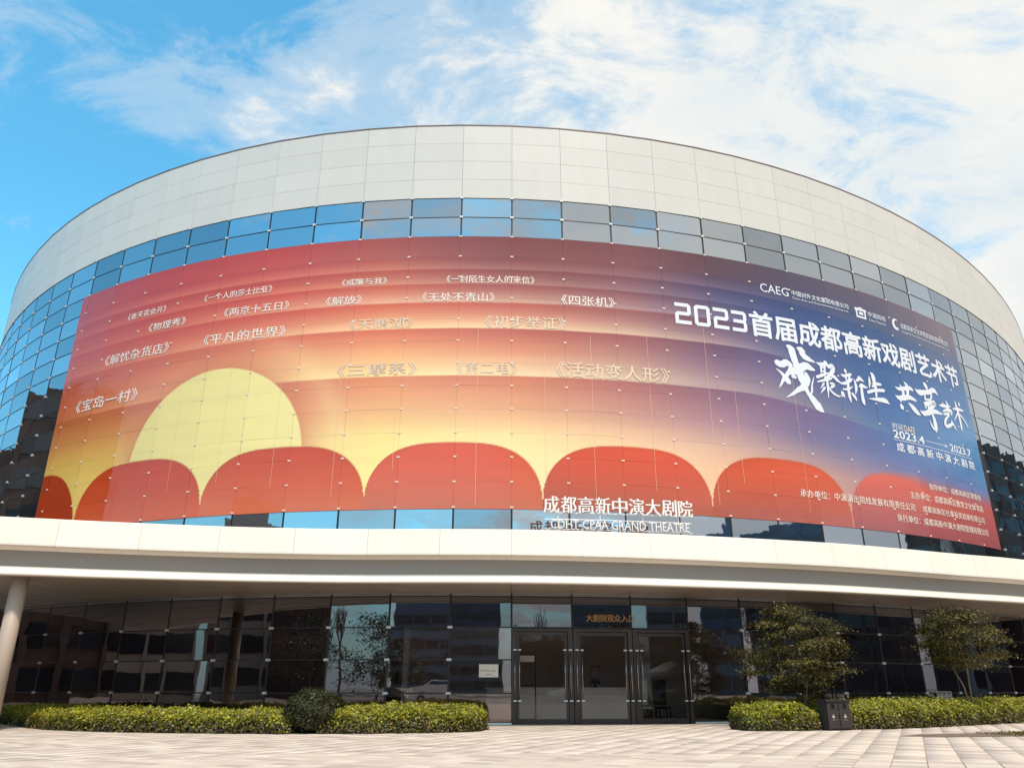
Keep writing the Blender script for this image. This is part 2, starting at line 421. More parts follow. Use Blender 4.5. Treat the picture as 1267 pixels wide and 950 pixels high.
# white metal band: four courses of panels
PZ = [24.66 - 0.955 * q for q in range(5)]
pms = slab('cladding_panel', BAY - 0.010, 0.955 - 0.010, 0.04, M['panel'])
npn = 0
V, Fq = [], []
for k in sorted(range(-40, 40), key=lambda k: abs(k - 1)):
    for q in range(4):
        m = wall_matrix(k, PZ[q] - .008, 0.03, (random.gauss(0, .0015), random.gauss(0, .0015)))
        if -20 <= k <= 23: tinst('cladding_panel', pms, m)
        else:
            n0 = len(V); V += [tuple(tw(Matrix()) @ (m @ v.co)) for v in pms.vertices]; Fq += [tuple(n0 + i for i in p.vertices) for p in pms.polygons]
mobj('cladding_panel', V, Fq, M['panel'], th, kind='stuff')
sb = MB()
P0 = [ell(CT[k], -.02) for k in range(-40, 41)]
vs = [(p.x, p.y, 20.85) for p in P0] + [(p.x, p.y, 24.65) for p in P0]; n = len(P0)
tobj('cladding_backing', vs, [(i, i + 1, n + i + 1, n + i) for i in range(n - 1)], M['backing'])
def sweep(name, plan, prof, mt, parent=None, closed=False, loc=None, smooth=False, **k):
    "plan: function offset -> list of 2D points; prof: (offset, z) list closed into a ring"
    rings = [plan(o) for o, z in prof]; n = len(rings[0]); m_ = len(prof)
    vs = [(p.x, p.y, prof[a][1]) for a in range(m_) for p in rings[a]]
    fs = []
    for a in range(m_):
        b = (a + 1) % m_
        for i in range(n if closed else n - 1):
            j = (i + 1) % n; fs.append((a * n + i, a * n + j, b * n + j, b * n + i))
    if not closed:
        if not smooth: fs.append(tuple(a * n for a in range(m_))); fs.append(tuple(a * n + n - 1 for a in range(m_))[::-1])
    o = mobj(name, vs, fs, mt, parent, smooth, **k)
    if loc: o.location = loc
    return o
sweep('coping', lambda o: [ell(t, o) for t in full], [(-.3, 24.66), (.05, 24.66), (.05, 24.71), (-.3, 24.71)], M['coping'], th, closed=True, loc=(-4.6, -93, 0))
sweep('plinth', lambda o: [ell(CT[k], o) for k in range(-24, 1)], [(-.2, 0), (.05, 0), (.05, .06), (-.2, .06)], M['fascia'], th, loc=(-4.6, -93, 0))
sweep('plinth', lambda o: [ell(CT[k], o) for k in range(3, 27)], [(-.2, 0), (.05, 0), (.05, .06), (-.2, .06)], M['fascia'], th, loc=(-4.6, -93, 0))

# ------------------------------------------------------------------ canopy
FR = [(-40, 14.2), (-33, 18.2), (-26, 20.6), (-20, 22.1), (-15.1, 23.16), (-12.34, 23.92), (-8.95, 24.66), (-5.5, 25.05), (-2.7, 25.05), (0, 25.10), (2.7, 25.42), (5.5, 26.0), (9.45, 27.02), (11.9, 27.8), (14.25, 28.75), (17.0, 29.95), (20.0, 31.2), (24, 33.6), (29, 37.4), (34, 42)]
def catmull(P, seg=10):
    P = [Vector(p) for p in P]; out = []
    for i in range(1, len(P) - 2):
        a, b, c, d = P[i - 1:i + 3]
        for s_ in range(seg):
            t = s_ / seg
            out.append(.5 * ((2 * b) + (c - a) * t + (2 * a - 5 * b + 4 * c - d) * t * t + (3 * b - a - 3 * c + d) * t ** 3))
    out.append(P[-2]); return out
fc = catmull(FR, 16)
def resample(P, step, x0):
    "points every `step` along P, one of them at x = x0"
    cum = [0]
    for a, b in zip(P, P[1:]): cum.append(cum[-1] + (b - a).length)
    s0 = next(cum[i] + (x0 - P[i].x) / (P[i + 1].x - P[i].x) * (cum[i + 1] - cum[i]) for i in range(len(P) - 1) if P[i].x <= x0 < P[i + 1].x)
    def at(s):
        i = max(j for j in range(len(P) - 1) if cum[j] <= s); f = (s - cum[i]) / (cum[i + 1] - cum[i]); return P[i].lerp(P[i + 1], f)
    a = -int(s0 / step); b = int((cum[-1] - s0 - .01) / step)
    return [at(s0 + q * step) for q in range(a, b + 1)]
SUB = 4
fp = resample(fc, 2.30 / SUB, 0.0)
def nrm(P, i):
    d = (P[min(i + 1, len(P) - 1)] - P[max(i - 1, 0)]).normalized(); return Vector((d.y, -d.x))
nrms = [nrm(fp, i) for i in range(len(fp))]
def near_wall(p):
    "point of the drum nearest p"
    best = min(range(-160, 161), key=lambda q: (ell(T0 + q * .008) - p).length); 
    return ell(T0 + best * .008)
i0 = min(range(len(fp)), key=lambda i: abs(fp[i].x)) % SUB
starts = list(range(i0, len(fp) - SUB, SUB))
can = bpy.data.objects.new('canopy', None); link(can, th); can.location = (-4.6, -93, 0)
prof_f = [(-.40, 5.82), (-.40, 5.90), (-.11, 5.90), (-.08, 5.875), (0, 5.12), (-.005, 5.075), (-.03, 5.06), (-.40, 5.05)]
prof_c = [(-.06, 5.055), (-.20, 5.05), (-.30, 5.02), (-.40, 4.96), (-.445, 4.87), (-.455, 4.77), (-.44, 4.67), (-.405, 4.56), (-.355, 4.44), (-.295, 4.33), (-.255, 4.262), (-.275, 4.246), (-.62, 4.246), (-.66, 4.9), (-.6, 5.05)]
for a in starts:
    ids = list(range(a, a + SUB + 1))
    def plan(o, ids=ids, g=0.004):
        pts = [fp[i] + nrms[i] * o for i in ids]
        pts[0] = pts[0].lerp(pts[1], g / .575); pts[-1] = pts[-1].lerp(pts[-2], g / .575); return pts
    sweep('fascia_panel', plan, prof_f, M['fascia'], can)
    c_ = sweep('cove_panel', lambda o: plan(o, g=0.002), prof_c, M['fascia'], can, smooth=True)
    # soffit boards: from the lip back to the glass, three per bay in depth
    A = [fp[i] + nrms[i] * -.62 for i in ids]; B = [near_wall(p) + (p - near_wall(p)).normalized() * .02 for p in A]
    depth = (A[0] - B[0]).length; nd = max(1, round(depth / 1.6)) if depth < 14 else 6
    for q in range(nd):
        f0, f1 = q / nd, (q + 1) / nd; gg = .004
        row = []
        for s_, (pa, pb) in enumerate(zip(A, B)):
            pa2, pb2 = pa, pb
            row.append((pa.lerp(pb, f0 + gg), pa.lerp(pb, f1 - gg)))
        row[0] = tuple(row[0][z].lerp(row[1][z], .012) for z in (0, 1)); row[-1] = tuple(row[-1][z].lerp(row[-2][z], .012) for z in (0, 1))
        n = len(row); vs = []
        for z in (4.262, 4.31):
            vs += [(p.x, p.y, z) for p, _ in row] + [(p.x, p.y, z) for _, p in row]
        fs = []
        for i in range(n - 1):
            fs += [(i, n + i, n + i + 1, i + 1), (2 * n + i, 2 * n + i + 1, 3 * n + i + 1, 3 * n + i), (i, i + 1, 2 * n + i + 1, 2 * n + i), (n + i, 3 * n + i, 3 * n + i + 1, n + i + 1)]
        fs += [(0, 2 * n, 3 * n, n), (n - 1, 2 * n - 1, 4 * n - 1, 3 * n - 1)]
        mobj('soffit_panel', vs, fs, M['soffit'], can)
A = [fp[i] + nrms[i] * -.38 for i in range(len(fp))]; B = [near_wall(p) for p in A]; n = len(A)
vs = [(p.x, p.y, 5.80) for p in A] + [(p.x, p.y, 5.70) for p in B] + [(p.x, p.y, 4.40) for p in A] + [(p.x, p.y, 4.40) for p in B]
fs = [(i, i + 1, n + i + 1, n + i) for i in range(n - 1)] + [(2 * n + i, 3 * n + i, 3 * n + i + 1, 2 * n + i + 1) for i in range(n - 1)] + [(i, 2 * n + i, 2 * n + i + 1, i + 1) for i in range(n - 1)]
mobj('canopy_roof', vs, fs, M['ground'], can)
# round column under the canopy at the left
cx, cy = -14.92, 24.35
cbld = MB().tube([(cx, cy, 0), (cx, cy, 4.30)], .235, 40)
colo = cbld.build('column', M['stone_col'], th, smooth=True); colo.location = (-4.6, -93, 0)
cbase = MB().tube([(cx, cy, 0), (cx, cy, .12)], .27, 40).build('column_base', M['frame'], colo)

# ------------------------------------------------------------------ doors
def local_box(mb, k, x0, x1, y0, y1, z0, z1):
    "box in the frame of facet k: x from its start, y outward"
    a, d, n = facet(k)
    Mx = Matrix(((d.x, n.x, 0, a.x - 4.6), (d.y, n.y, 0, a.y - 93), (0, 0, 1, 0), (0, 0, 0, 1)))
    mb.box(x0, x1, y0, y1, z0, z1, Mx); return Mx
for k in (0, 1, 2):
    fb = MB()
    for x0, x1 in ((0.012, .17), (BAY - .17, BAY - .012)): local_box(fb, k, x0, x1, -.14, .05, 0, 3.09)
    local_box(fb, k, .172, BAY - .172, -.14, .05, 3.00, 3.09)
    door = fb.build('door_frame', M['frame'], th)
    lf = MB(); x0, x1 = .19, BAY - .19
    local_box(lf, k, x0, x0 + .07, -.07, -.01, .02, 2.97); local_box(lf, k, x1 - .07, x1, -.07, -.01, .02, 2.97)
    local_box(lf, k, x0 + .072, x1 - .072, -.07, -.01, 2.88, 2.97); local_box(lf, k, x0 + .072, x1 - .072, -.07, -.01, .02, .16)
    leaf = lf.build('door_leaf', M['frame'], door)
    ed = MB()
    for q in (x0 + .072, x1 - .080): local_box(ed, k, q, q + .008, -.02, -.002, .162, 2.878)
    local_box(ed, k, x0 + .082, x1 - .082, -.02, -.002, 2.87, 2.878); local_box(ed, k, x0 + .082, x1 - .082, -.02, -.002, .162, .17)
    ed.build('glazing_bead', M['frame_lt'], door)
    gp = MB(); local_box(gp, k, x0 + .075, x1 - .075, -.045, -.033, .165, 2.875); gp.build('glass_pane', M['glass_door'], door)
    for hx in (.11, .30 if k else .27, BAY - .30, BAY - .11):
        a, d, n = facet(k); hb = MB(); yo = .12 if hx in (.11, BAY - .11) else .09
        pt = lambda y, z: (a.x + d.x * hx + n.x * y - 4.6, a.y + d.y * hx + n.y * y - 93, z)
        hb.tube([pt(yo, .70), pt(yo, 2.42)], .016, 10)
        h = hb.build('handle', M['steel'], door, smooth=True)
        mt_ = MB()
        for z in (.74, 2.38): local_box(mt_, k, hx - .055, hx + .055, yo - .05, yo + .03, z - .022, z + .022)
        mt_.build('handle_mount', M['clamp'], h)
# lobby behind the doors
a0 = CP[0]; e0 = (CP[3] - CP[0]).normalized(); n0_ = Vector((e0.y, -e0.x))
LM = Matrix(((e0.x, n0_.x, 0, a0.x), (e0.y, n0_.y, 0, a0.y), (0, 0, 1, 0), (0, 0, 0, 1)))
LMt = tw(LM)
lb = MB(); lb.box(-3.5, 10, -9.2, -9.0, 0, 4.2, LMt); lb.box(-3.7, -3.5, -9.2, -1.3, 0, 4.2, LMt); lb.box(10, 10.2, -9.2, -1.5, 0, 4.2, LMt)
lb.build('lobby_wall', M['lobby'], th)
MB().box(-3.4, 9.9, -9.0, -.9, -.005, .012, LMt).build('lobby_floor', M['lobby_floor'], th)
MB().box(-3.4, 9.9, -9.0, -1.4, 4.05, 4.15, LMt).build('lobby_ceiling', M['lobby'], th)
def lobby_box(name, b, mt, parent=None, **k):
    mb = MB()
    for q in b: mb.box(*q, LM)
    return mb.build(name, mt, parent, **k)
dk = empty('reception_desk', label='pale reception desk standing in the dim lobby behind the doors', cat='desk')
lobby_box('desk_front', [(-.6, 4.9, -2.2, -2.1, .10, 1.12)], M['desk'], dk)
lobby_box('desk_top', [(-.7, 5.0, -2.9, -2.05, 1.125, 1.17)], M['desk'], dk)
lobby_box('kick_board', [(-.5, 4.8, -2.25, -2.2, 0, .10)], M['black'], dk)
lobby_box('side_panel', [(4.9, 5.0, -2.9, -2.1, 0, 1.12)], M['desk'], dk)
mo = empty('lobby_screen', label='small dark portrait screen on the reception desk behind the middle door', cat='screen')
lobby_box('screen_case', [(3.35, 3.72, -2.4, -2.36, 1.3, 1.95)], M['black'], mo)
lobby_box('screen_stand', [(3.5, 3.57, -2.46, -2.405, 1.17, 1.5)], M['black'], mo)
lobby_box('screen_face', [(3.39, 3.68, -2.357, -2.352, 1.5, 1.88)], mat('screen_face', lin(120, 80, 60), .3), mo)
bd = empty('poster_board', label='black framed standing board just inside the left door', cat='notice board')
lobby_box('board_frame', [(.30, .34, -1.0, -.95, .12, 2.28), (.98, 1.02, -1.0, -.95, .12, 2.28), (.342, .978, -1.0, -.95, 2.24, 2.28), (.342, .978, -1.0, -.95, 1.22, 1.25), (.342, .978, -1.0, -.95, .12, .16)], M['black'], bd)
lobby_box('board_header', [(.345, .975, -.985, -.965, 2.02, 2.235)], M['desk'], bd)
lobby_box('board_foot', [(.2, .42, -1.15, -.80, 0.012, .05), (.9, 1.12, -1.15, -.80, 0.012, .05), (.30, .34, -.98, -.96, .05, .12), (.98, 1.02, -.98, -.96, .05, .12)], M['black'], bd)
for q, (x_, lb_) in enumerate(((5.2, 'pale backed lobby chair seen through the right door'), (5.95, 'dark backed lobby chair beside the pale one behind the right door'))):
    ch = empty('lobby_chair', label=lb_, cat='chair', group='chairs in the lobby')
    cm = M['desk'] if q == 0 else M['black']
    lobby_box('seat', [(x_, x_ + .5, -2.9, -2.4, .42, .50)], cm, ch)
    lobby_box('backrest', [(x_, x_ + .5, -2.98, -2.9, .55, 1.45)], cm, ch)
    for lx in (x_ + .02, x_ + .44):
        for ly in (-2.88, -2.46): lobby_box('leg', [(lx, lx + .04, ly, ly + .04, .012, .42)], M['black'], ch)

# ================================================================== THE BANNER
XS = [-22.05, -16, -10, -5, 0, 5, 9, 13, 18, 25.2]
BANDS = [  # (z of the bottom edge, [(fraction from top, colours along XS)...])
 (17.90, [(0, [(172,60,58),(176,58,54),(180,62,58),(160,76,74),(136,70,74),(130,76,86),(88,60,74),(76,64,90),(86,72,96),(112,92,106)]),
          (1, [(180,66,60),(184,68,60),(190,80,72),(176,96,90),(150,86,90),(140,86,98),(92,66,90),(70,66,100),(74,76,112),(106,94,116)])]),
 (17.35, [(0, [(172,58,54),(176,60,54),(180,68,62),(172,84,78),(146,76,80),(136,80,92),(80,62,92),(60,64,102),(60,74,112),(92,88,116)]),
          (1, [(186,80,70),(205,98,82),(212,112,96),(206,128,110),(178,120,118),(156,112,126),(106,92,130),(72,78,122),(60,80,126),(90,94,124)])]),
 (16.66, [(0, [(172,58,50),(176,60,50),(180,66,56),(180,80,70),(148,76,82),(132,78,96),(66,62,104),(46,66,120),(44,76,130),(76,92,134)]),
          (1, [(194,84,68),(206,96,74),(216,116,90),(212,142,120),(190,132,122),(156,118,134),(100,94,138),(54,76,132),(44,80,138),(74,98,144)])]),
 (15.81, [(0, [(178,62,52),(182,62,50),(192,72,58),(194,88,72),(162,82,82),(134,80,96),(76,70,110),(44,72,132),(42,78,140),(60,96,150)]),
          (1, [(198,84,64),(206,102,76),(226,146,118),(228,176,150),(206,166,150),(172,138,146),(126,110,148),(54,80,138),(44,82,146),(58,102,158)])]),
 (14.65, [(0, [(184,64,50),(188,70,56),(198,80,62),(202,94,74),(180,88,80),(144,84,92),(94,70,100),(62,80,132),(46,84,148),(62,108,168)]),
          (.5, [(192,78,54),(202,96,72),(216,120,94),(222,146,112),(206,138,116),(168,122,122),(118,94,122),(72,88,140),(48,90,152),(64,112,172)]),
          (1, [(200,90,62),(214,124,92),(234,170,134),(244,208,160),(238,206,172),(208,178,160),(160,138,154),(92,102,150),(50,92,154),(66,116,176)])]),
 (12.60, [(0, [(186,76,50),(196,90,66),(206,104,80),(210,110,86),(184,96,86),(146,84,92),(98,72,106),(80,84,140),(54,92,158),(74,126,188)]),
          (.45, [(190,86,54),(208,116,84),(226,156,114),(230,160,118),(212,140,112),(172,126,126),(124,100,132),(96,98,146),(62,100,162),(76,130,190)]),
          (1, [(194,104,66),(224,148,108),(240,200,146),(248,222,162),(242,218,182),(210,186,168),(168,146,158),(126,124,150),(76,110,164),(78,134,194)])]),
 (7.30, [(0, [(180,94,56),(194,102,70),(206,120,92),(218,136,102),(202,122,98),(162,100,106),(124,92,122),(108,92,142),(72,102,166),(80,132,192)]),
         (.28, [(198,136,78),(212,152,90),(226,160,124),(230,178,130),(222,168,134),(192,146,140),(160,126,148),(112,106,150),(86,106,166),(86,134,192)]),
         (.45, [(212,170,86),(222,182,104),(232,196,142),(242,216,146),(240,212,160),(224,186,160),(194,160,156),(150,132,152),(108,112,164),(100,130,190)]),
         (.62, [(218,184,100),(226,192,112),(236,212,146),(246,224,152),(246,224,172),(238,208,170),(226,180,158),(190,150,148),(140,112,150),(140,118,160)]),
         (1, [(224,190,112),(232,204,128),(240,216,146),(248,226,156),(248,226,180),(244,216,176),(234,186,156),(222,166,138),(170,92,94),(150,80,92)])])]
def lin_np(c): c = np.asarray(c, float) / 255; return np.where(c <= .04045, c / 12.92, ((c + .055) / 1.055) ** 2.4)
XSn = np.array(XS); SRGB = {}
def along(cols, x):
    c = np.array(cols, float); return np.stack([np.interp(x, XSn, c[:, q]) for q in range(3)], -1)
def smooth(e0, e1, v): t = np.clip((v - e0) / (e1 - e0), 0, 1); return t * t * (3 - 2 * t)
PTS = [-19.07, -12.30, -5.53, 1.155, 7.90, 14.60]
ARC = []
for i in range(5): ARC.append((PTS[i] , PTS[i + 1]))
def arch_top(x, a, b, zt=9.86, zb=7.35):
    m_ = (a + b) / 2; h_ = (b - a) / 2 - .012; u = np.abs(x - m_) / h_
    return np.where((x >= a) & (x <= b), 7.70 + (zt - 7.70) * np.sqrt(np.clip(1 - u ** 3.1, 0, 1)), -99)
def banner_color(x, z):
    wob = 0.16 * np.sin(x * .13 + 1.0) * np.clip((-x - 4) / 12, 0, 1) - np.clip((x - 10) / 8, 0, 1) ** 1.3 * .9
    wobw = np.clip((18.9 - z) / 5.0, 0, 1)
    zz = np.where(z > 9.9, z - wob * wobw * np.clip((z - 9.9) / 2, 0, 1), z)
    out = np.zeros(x.shape + (3,)); top = 18.95
    for zb, stops in BANDS:
        f = np.clip((top - zz) / (top - zb), 0, 1)
        col = along(stops[0][1], x)
        for (f0, c0), (f1, c1) in zip(stops, stops[1:]):
            tt = np.clip((f - f0) / (f1 - f0), 0, 1)[..., None]
            col = np.where(f[..., None] >= f0, along(c0, x) * (1 - tt) + along(c1, x) * tt, col)
        msk = (zz <= top + (0.0)) ; soft = smooth(top + .03, top - .03, zz)[..., None]
        out = out * (1 - soft) + col * soft if top < 18.9 else col
        top = zb
    # glow and rim round the sun disc
    d = np.hypot((x + 12.22) / 4.06, (z - 9.55) / 3.93)
    sh = (np.exp(-np.clip(d - 1, 0, 9) * 7) * .55)[..., None]
    out = out * (1 - sh) + np.array([196, 112, 78.]) * sh
    g2 = (np.exp(-((d - 1.35) / .13) ** 2) * .28 * np.clip((-x - 9.0) / -6 + .6, 0, 1) * (z > 9))[..., None]
    out = out * (1 - g2) + np.array([248, 222, 166.]) * g2
    sm = smooth(1.006, .994, d)[..., None]
    sunc = np.array([224, 206, 136.]) + np.clip((x[..., None] + 16) / 8, 0, 1) * np.array([12, 16, 20.])
    out = out * (1 - sm) + sunc * sm
    # the valley under the sun stays yellow
    vy = ((x > -17) & (x < -8.1) & (z < 9.9) & (d > .99))[..., None] * .8
    out = out * (1 - vy) + np.array([228, 206, 130.]) * vy
    # red scallops
    tops = [((190, 68, 38), (204, 98, 74)), ((198, 78, 50), (208, 112, 90)), ((214, 92, 76), (196, 112, 106)), ((210, 84, 70), (172, 96, 94)), ((204, 82, 52), (166, 92, 92))]
    for (a, b), (ct, cb_) in zip(ARC, tops):
        at = arch_top(x, a, b); k_ = smooth(-.025, .025, at - z)[..., None]
        f = np.clip((9.86 - z) / 2.4, 0, 1)[..., None] ** 1.5
        cc_ = np.array(ct, float) * (1 - f) + np.array(cb_, float) * f
        edge = (np.exp(-np.clip(at - z, 0, 9) * 9) * .35)[..., None]
        out = out * (1 - k_) + (cc_ * (1 - edge) + np.array([150, 66, 40.]) * edge) * k_
    warm = np.clip((9.95 - z) * 4, 0, 1)[..., None] * np.clip((16 - x) / 10, 0, 1)[..., None] * (out[..., 1:2] < 150)
    out = out * (1 - warm * (1 - np.array([1.0, .95, .80])))
    dk_ = np.clip((z - 15.8) / 1.5, 0, 1) * np.exp(-((x - 2) / 7) ** 2) * .13
    out = out * (1 - dk_)[..., None]
    at = np.where(x > -22.6, 7.7 + 2.25 * np.clip(1 - (np.clip((x + 22.0) / 2.85, 0, 1)) ** 2.6, 0, 1) ** .7, 0); at = np.where(x < -19.12, at, -99)
    k_ = smooth(-.025, .025, at - z)[..., None]; out = out * (1 - k_) + np.array([166, 58, 26.]) * k_
    # last scallop, blurred at its upper edge
    at = arch_top(x, 14.62, 21.4, 9.9); at = np.where(x > 18, np.maximum(at, 9.75 - (x - 18) * .035), at)
    wid = .05 + .45 * np.clip((x - 15.5) / 5, 0, 1)
    k_ = (smooth(0, 1, (at - z) / wid / 2 + .5))[..., None] * np.clip(1.02 - (x[..., None] - 18) * .03, .7, 1)
    f = np.clip((9.9 - z) / 2.6, 0, 1)[..., None]
    cc_ = np.array([206, 92, 76.]) * (1 - f) + np.array([152, 84, 94.]) * f
    out = out * (1 - k_) + cc_ * k_
    return out
BL, BR = -10.25, 11.72
segx, segz = 48, 22
co, qd, cc3 = [], [], []; cnt = 0
BOT = 7.30
for k in range(-11, 12):
    s0, s1 = max(k, BL), min(k + 1, BR)
    a, d, n = facet(k)
    for r in range(2, 14):
        gz = random.choice((.0005, .001, .003)); z1 = ROW[r] - gz; z0 = ROW[r + 1] + gz
        if r == 13: z0 = BOT
        u = np.linspace(s0, s1, segx + 1); u[0] += .0006 if s0 == k else 0; u[-1] -= .0006 if s1 == k + 1 else 0
        zv = np.linspace(z0, z1, segz + 1)
        U, Z = np.meshgrid(u, zv)
        slant = np.where(U > 11, (18.9 - Z) * .0145 * np.clip(U - 11, 0, 1) * 1.0 / 1, 0) / BAY
        Us = U + slant
        X_ = Us * BAY
        tu, tz = random.gauss(0, .0022), random.gauss(0, .0022)
        un = (U - k) - .5; zn = (Z - z0) / (z1 - z0) - .5
        off = .034 + tu * un * BAY + tz * zn + .0035 * np.cos(un * 3.1) * np.cos(zn * 3.1) * random.choice((-1, 1, 1))
        px = a.x + d.x * (Us - k) * BAY + n.x * off; py = a.y + d.y * (Us - k) * BAY + n.y * off
        co.append(np.stack([px, py, Z], -1).reshape(-1, 3)); cc3.append(banner_color(X_, Z).reshape(-1, 3))
        I = np.arange((segx + 1) * (segz + 1)).reshape(segz + 1, segx + 1) + cnt
        qd.append(np.stack([I[:-1, :-1], I[:-1, 1:], I[1:, 1:], I[1:, :-1]], -1).reshape(-1, 4)); cnt += (segx + 1) * (segz + 1)
M['banner'] = mat('banner_print', attr='tint', rough=0.15, spec=0.5, noise=(1.0, 0.075, 5, (.18, .18, 3.2)), bump=(0.9, 1.0, 0.02))
BG = 1.05
ban = np_mesh('banner', np.concatenate(co), np.concatenate(qd), M['banner'], None, lin_np(np.concatenate(cc3)) * BG * np.array([1.05, 1.0, .88]), smooth=True,
              label='giant sunset festival banner stuck across the curved glass front of the theatre', cat='banner')
cbb.v = [(x + 4.6, y + 93, z) for x, y, z in cbb.v]
M['clamp_b'] = mat('clamp_cover', lin(238, 212, 194), 0.45)
cbb.build('clamp_covers', M['clamp_b'], ban, kind='stuff')
# thin vertical laps between the printed strips
lp = MB()
for x_ in (-14.0, -11.7, -9.3, -6.8, -4.5, -1.35, 1.3, 3.2, 5.6, 8.2, 9.4, 12.4):
    zz0 = random.uniform(7.4, 9); zz1 = random.uniform(11.5, 15.5)
    for a_, b_ in ((zz0, zz1),):
        p = [on_wall(x_ - .006, a_, .043), on_wall(x_ + .006, a_, .043), on_wall(x_ + .006, b_, .043), on_wall(x_ - .006, b_, .043)]
        lp.add(p, [(0, 1, 2, 3)])
lp.build('strip_laps', mat('strip_lap', lin(232, 190, 160), .5), ban, kind='stuff')

# ------------------------------------------------------------------ lettering
def text_mesh(txt, bold=0.0, serif=False, res=2):
    "filled glyphs; heavier weights are overlaid shifted copies, each a hair nearer the eye"
    cu = bpy.data.curves.new('text', 'FONT'); cu.body = txt; cu.size = 1.0; cu.resolution_u = res
    o = bpy.data.objects.new('text', cu); COL.objects.link(o)
    dg = bpy.context.evaluated_depsgraph_get(); dg.update()
    me = bpy.data.meshes.new_from_object(o.evaluated_get(dg)); bpy.data.objects.remove(o)
    if bold:
        co_ = [v.co.copy() for v in me.vertices]; fa = [tuple(p.vertices) for p in me.polygons]; V_, F_ = [], []
        sh = [(-1, 0), (-.5, 0), (0, 0), (.5, 0), (1, 0)] if serif else [(math.cos(q * math.pi / 4), math.sin(q * math.pi / 4)) for q in range(8)] + [(0, 0)]
        for q, (dx, dy) in enumerate(sh):
            n = len(V_); V_ += [(c.x + dx * bold, c.y + dy * bold, q * .0007) for c in co_]; F_ += [tuple(i + n for i in f) for f in fa]
        me = bpy.data.meshes.new('text'); me.from_pydata(V_, [], F_)
    return me
def wall_text(txt, x0, x1, z0, z1, mt, parent, bold=0.0, off=.047, z0r=None, name='lettering', shear=0.0):
    me = text_mesh(txt, bold); bm = bmesh.new(); bm.from_mesh(me)
    xs = [v.co.x for v in bm.verts]; ys = [v.co.y for v in bm.verts]
    ax, bx, ay, by = min(xs), max(xs), min(ys), max(ys)
    for v in bm.verts:
        f = (v.co.x - ax) / (bx - ax); g_ = (v.co.y - ay) / (by - ay)
        dz = 0 if z0r is None else (z0r - z0) * f
        v.co = Vector((x0 + (x1 - x0) * f + shear * g_, z0 + (z1 - z0) * g_ + dz, v.co.z))
    for k in range(math.floor(x0 / BAY) + 1, math.floor(x1 / BAY) + 1):
        bmesh.ops.bisect_plane(bm, geom=bm.verts[:] + bm.edges[:] + bm.faces[:], plane_co=(k * BAY, 0, 0), plane_no=(1, 0, 0))
    for v in bm.verts: v.co = Vector(on_wall(v.co.x, v.co.y, off + v.co.z))
    m2 = bpy.data.meshes.new(name); bm.to_mesh(m2); bm.free(); m2.materials.append(mt)
    return link(bpy.data.objects.new(name, m2), parent)
TT = [('《春天花会开》', -18.08, -15.71, 16.72, 17.04, 0), ('《物理秀》', -16.59, -14.45, 15.85, 16.25, 0), ('《一个人的莎士比亚》', -13.62, -10.24, 16.78, 17.12, 0),
      ('《两京十五日》', -12.47, -9.35, 15.88, 16.28, 0), ('《平凡的世界》', -13.3, -9.39, 14.66, 15.14, 0), ('《解忧杂货店》', -19.1, -15.14, 14.66, 15.16, 0),
      ('《宝岛一村》', -20.6, -16.52, 12.66, 13.24, 0), ('《威廉与我》', -7.11, -5.17, 16.73, 17.04, 0), ('《解放》', -7.74, -6.17, 15.86, 16.26, 0),
      ('《天鹅湖》', -6.63, -3.99, 14.70, 15.16, 1), ('《三摩系》', -6.98, -3.73, 12.66, 13.17, 1), ('《一封陌生女人的来信》', -2.7, .94, 16.7, 17.05, 0),
      ('《无处不青山》', -3.68, -.7, 15.84, 16.25, 0), ('《四张机》', 2.03, 4.29, 15.82, 16.28, 0), ('《初步举证》', -1.08, 2.17, 14.68, 15.22, 1),
      ('《第二电》', -2.17, .22, 12.66, 13.17, 1), ('《活动变人形》', 1.76, 6.45, 12.62, 13.28, 1)]
for t_, x0, x1, z0, z1, fnt in TT:
    wall_text(t_, x0, x1, z0, z1, M['print_faint' if fnt else 'print_cream'], ban, bold=.008, name='show_title')
W = M['print_white']
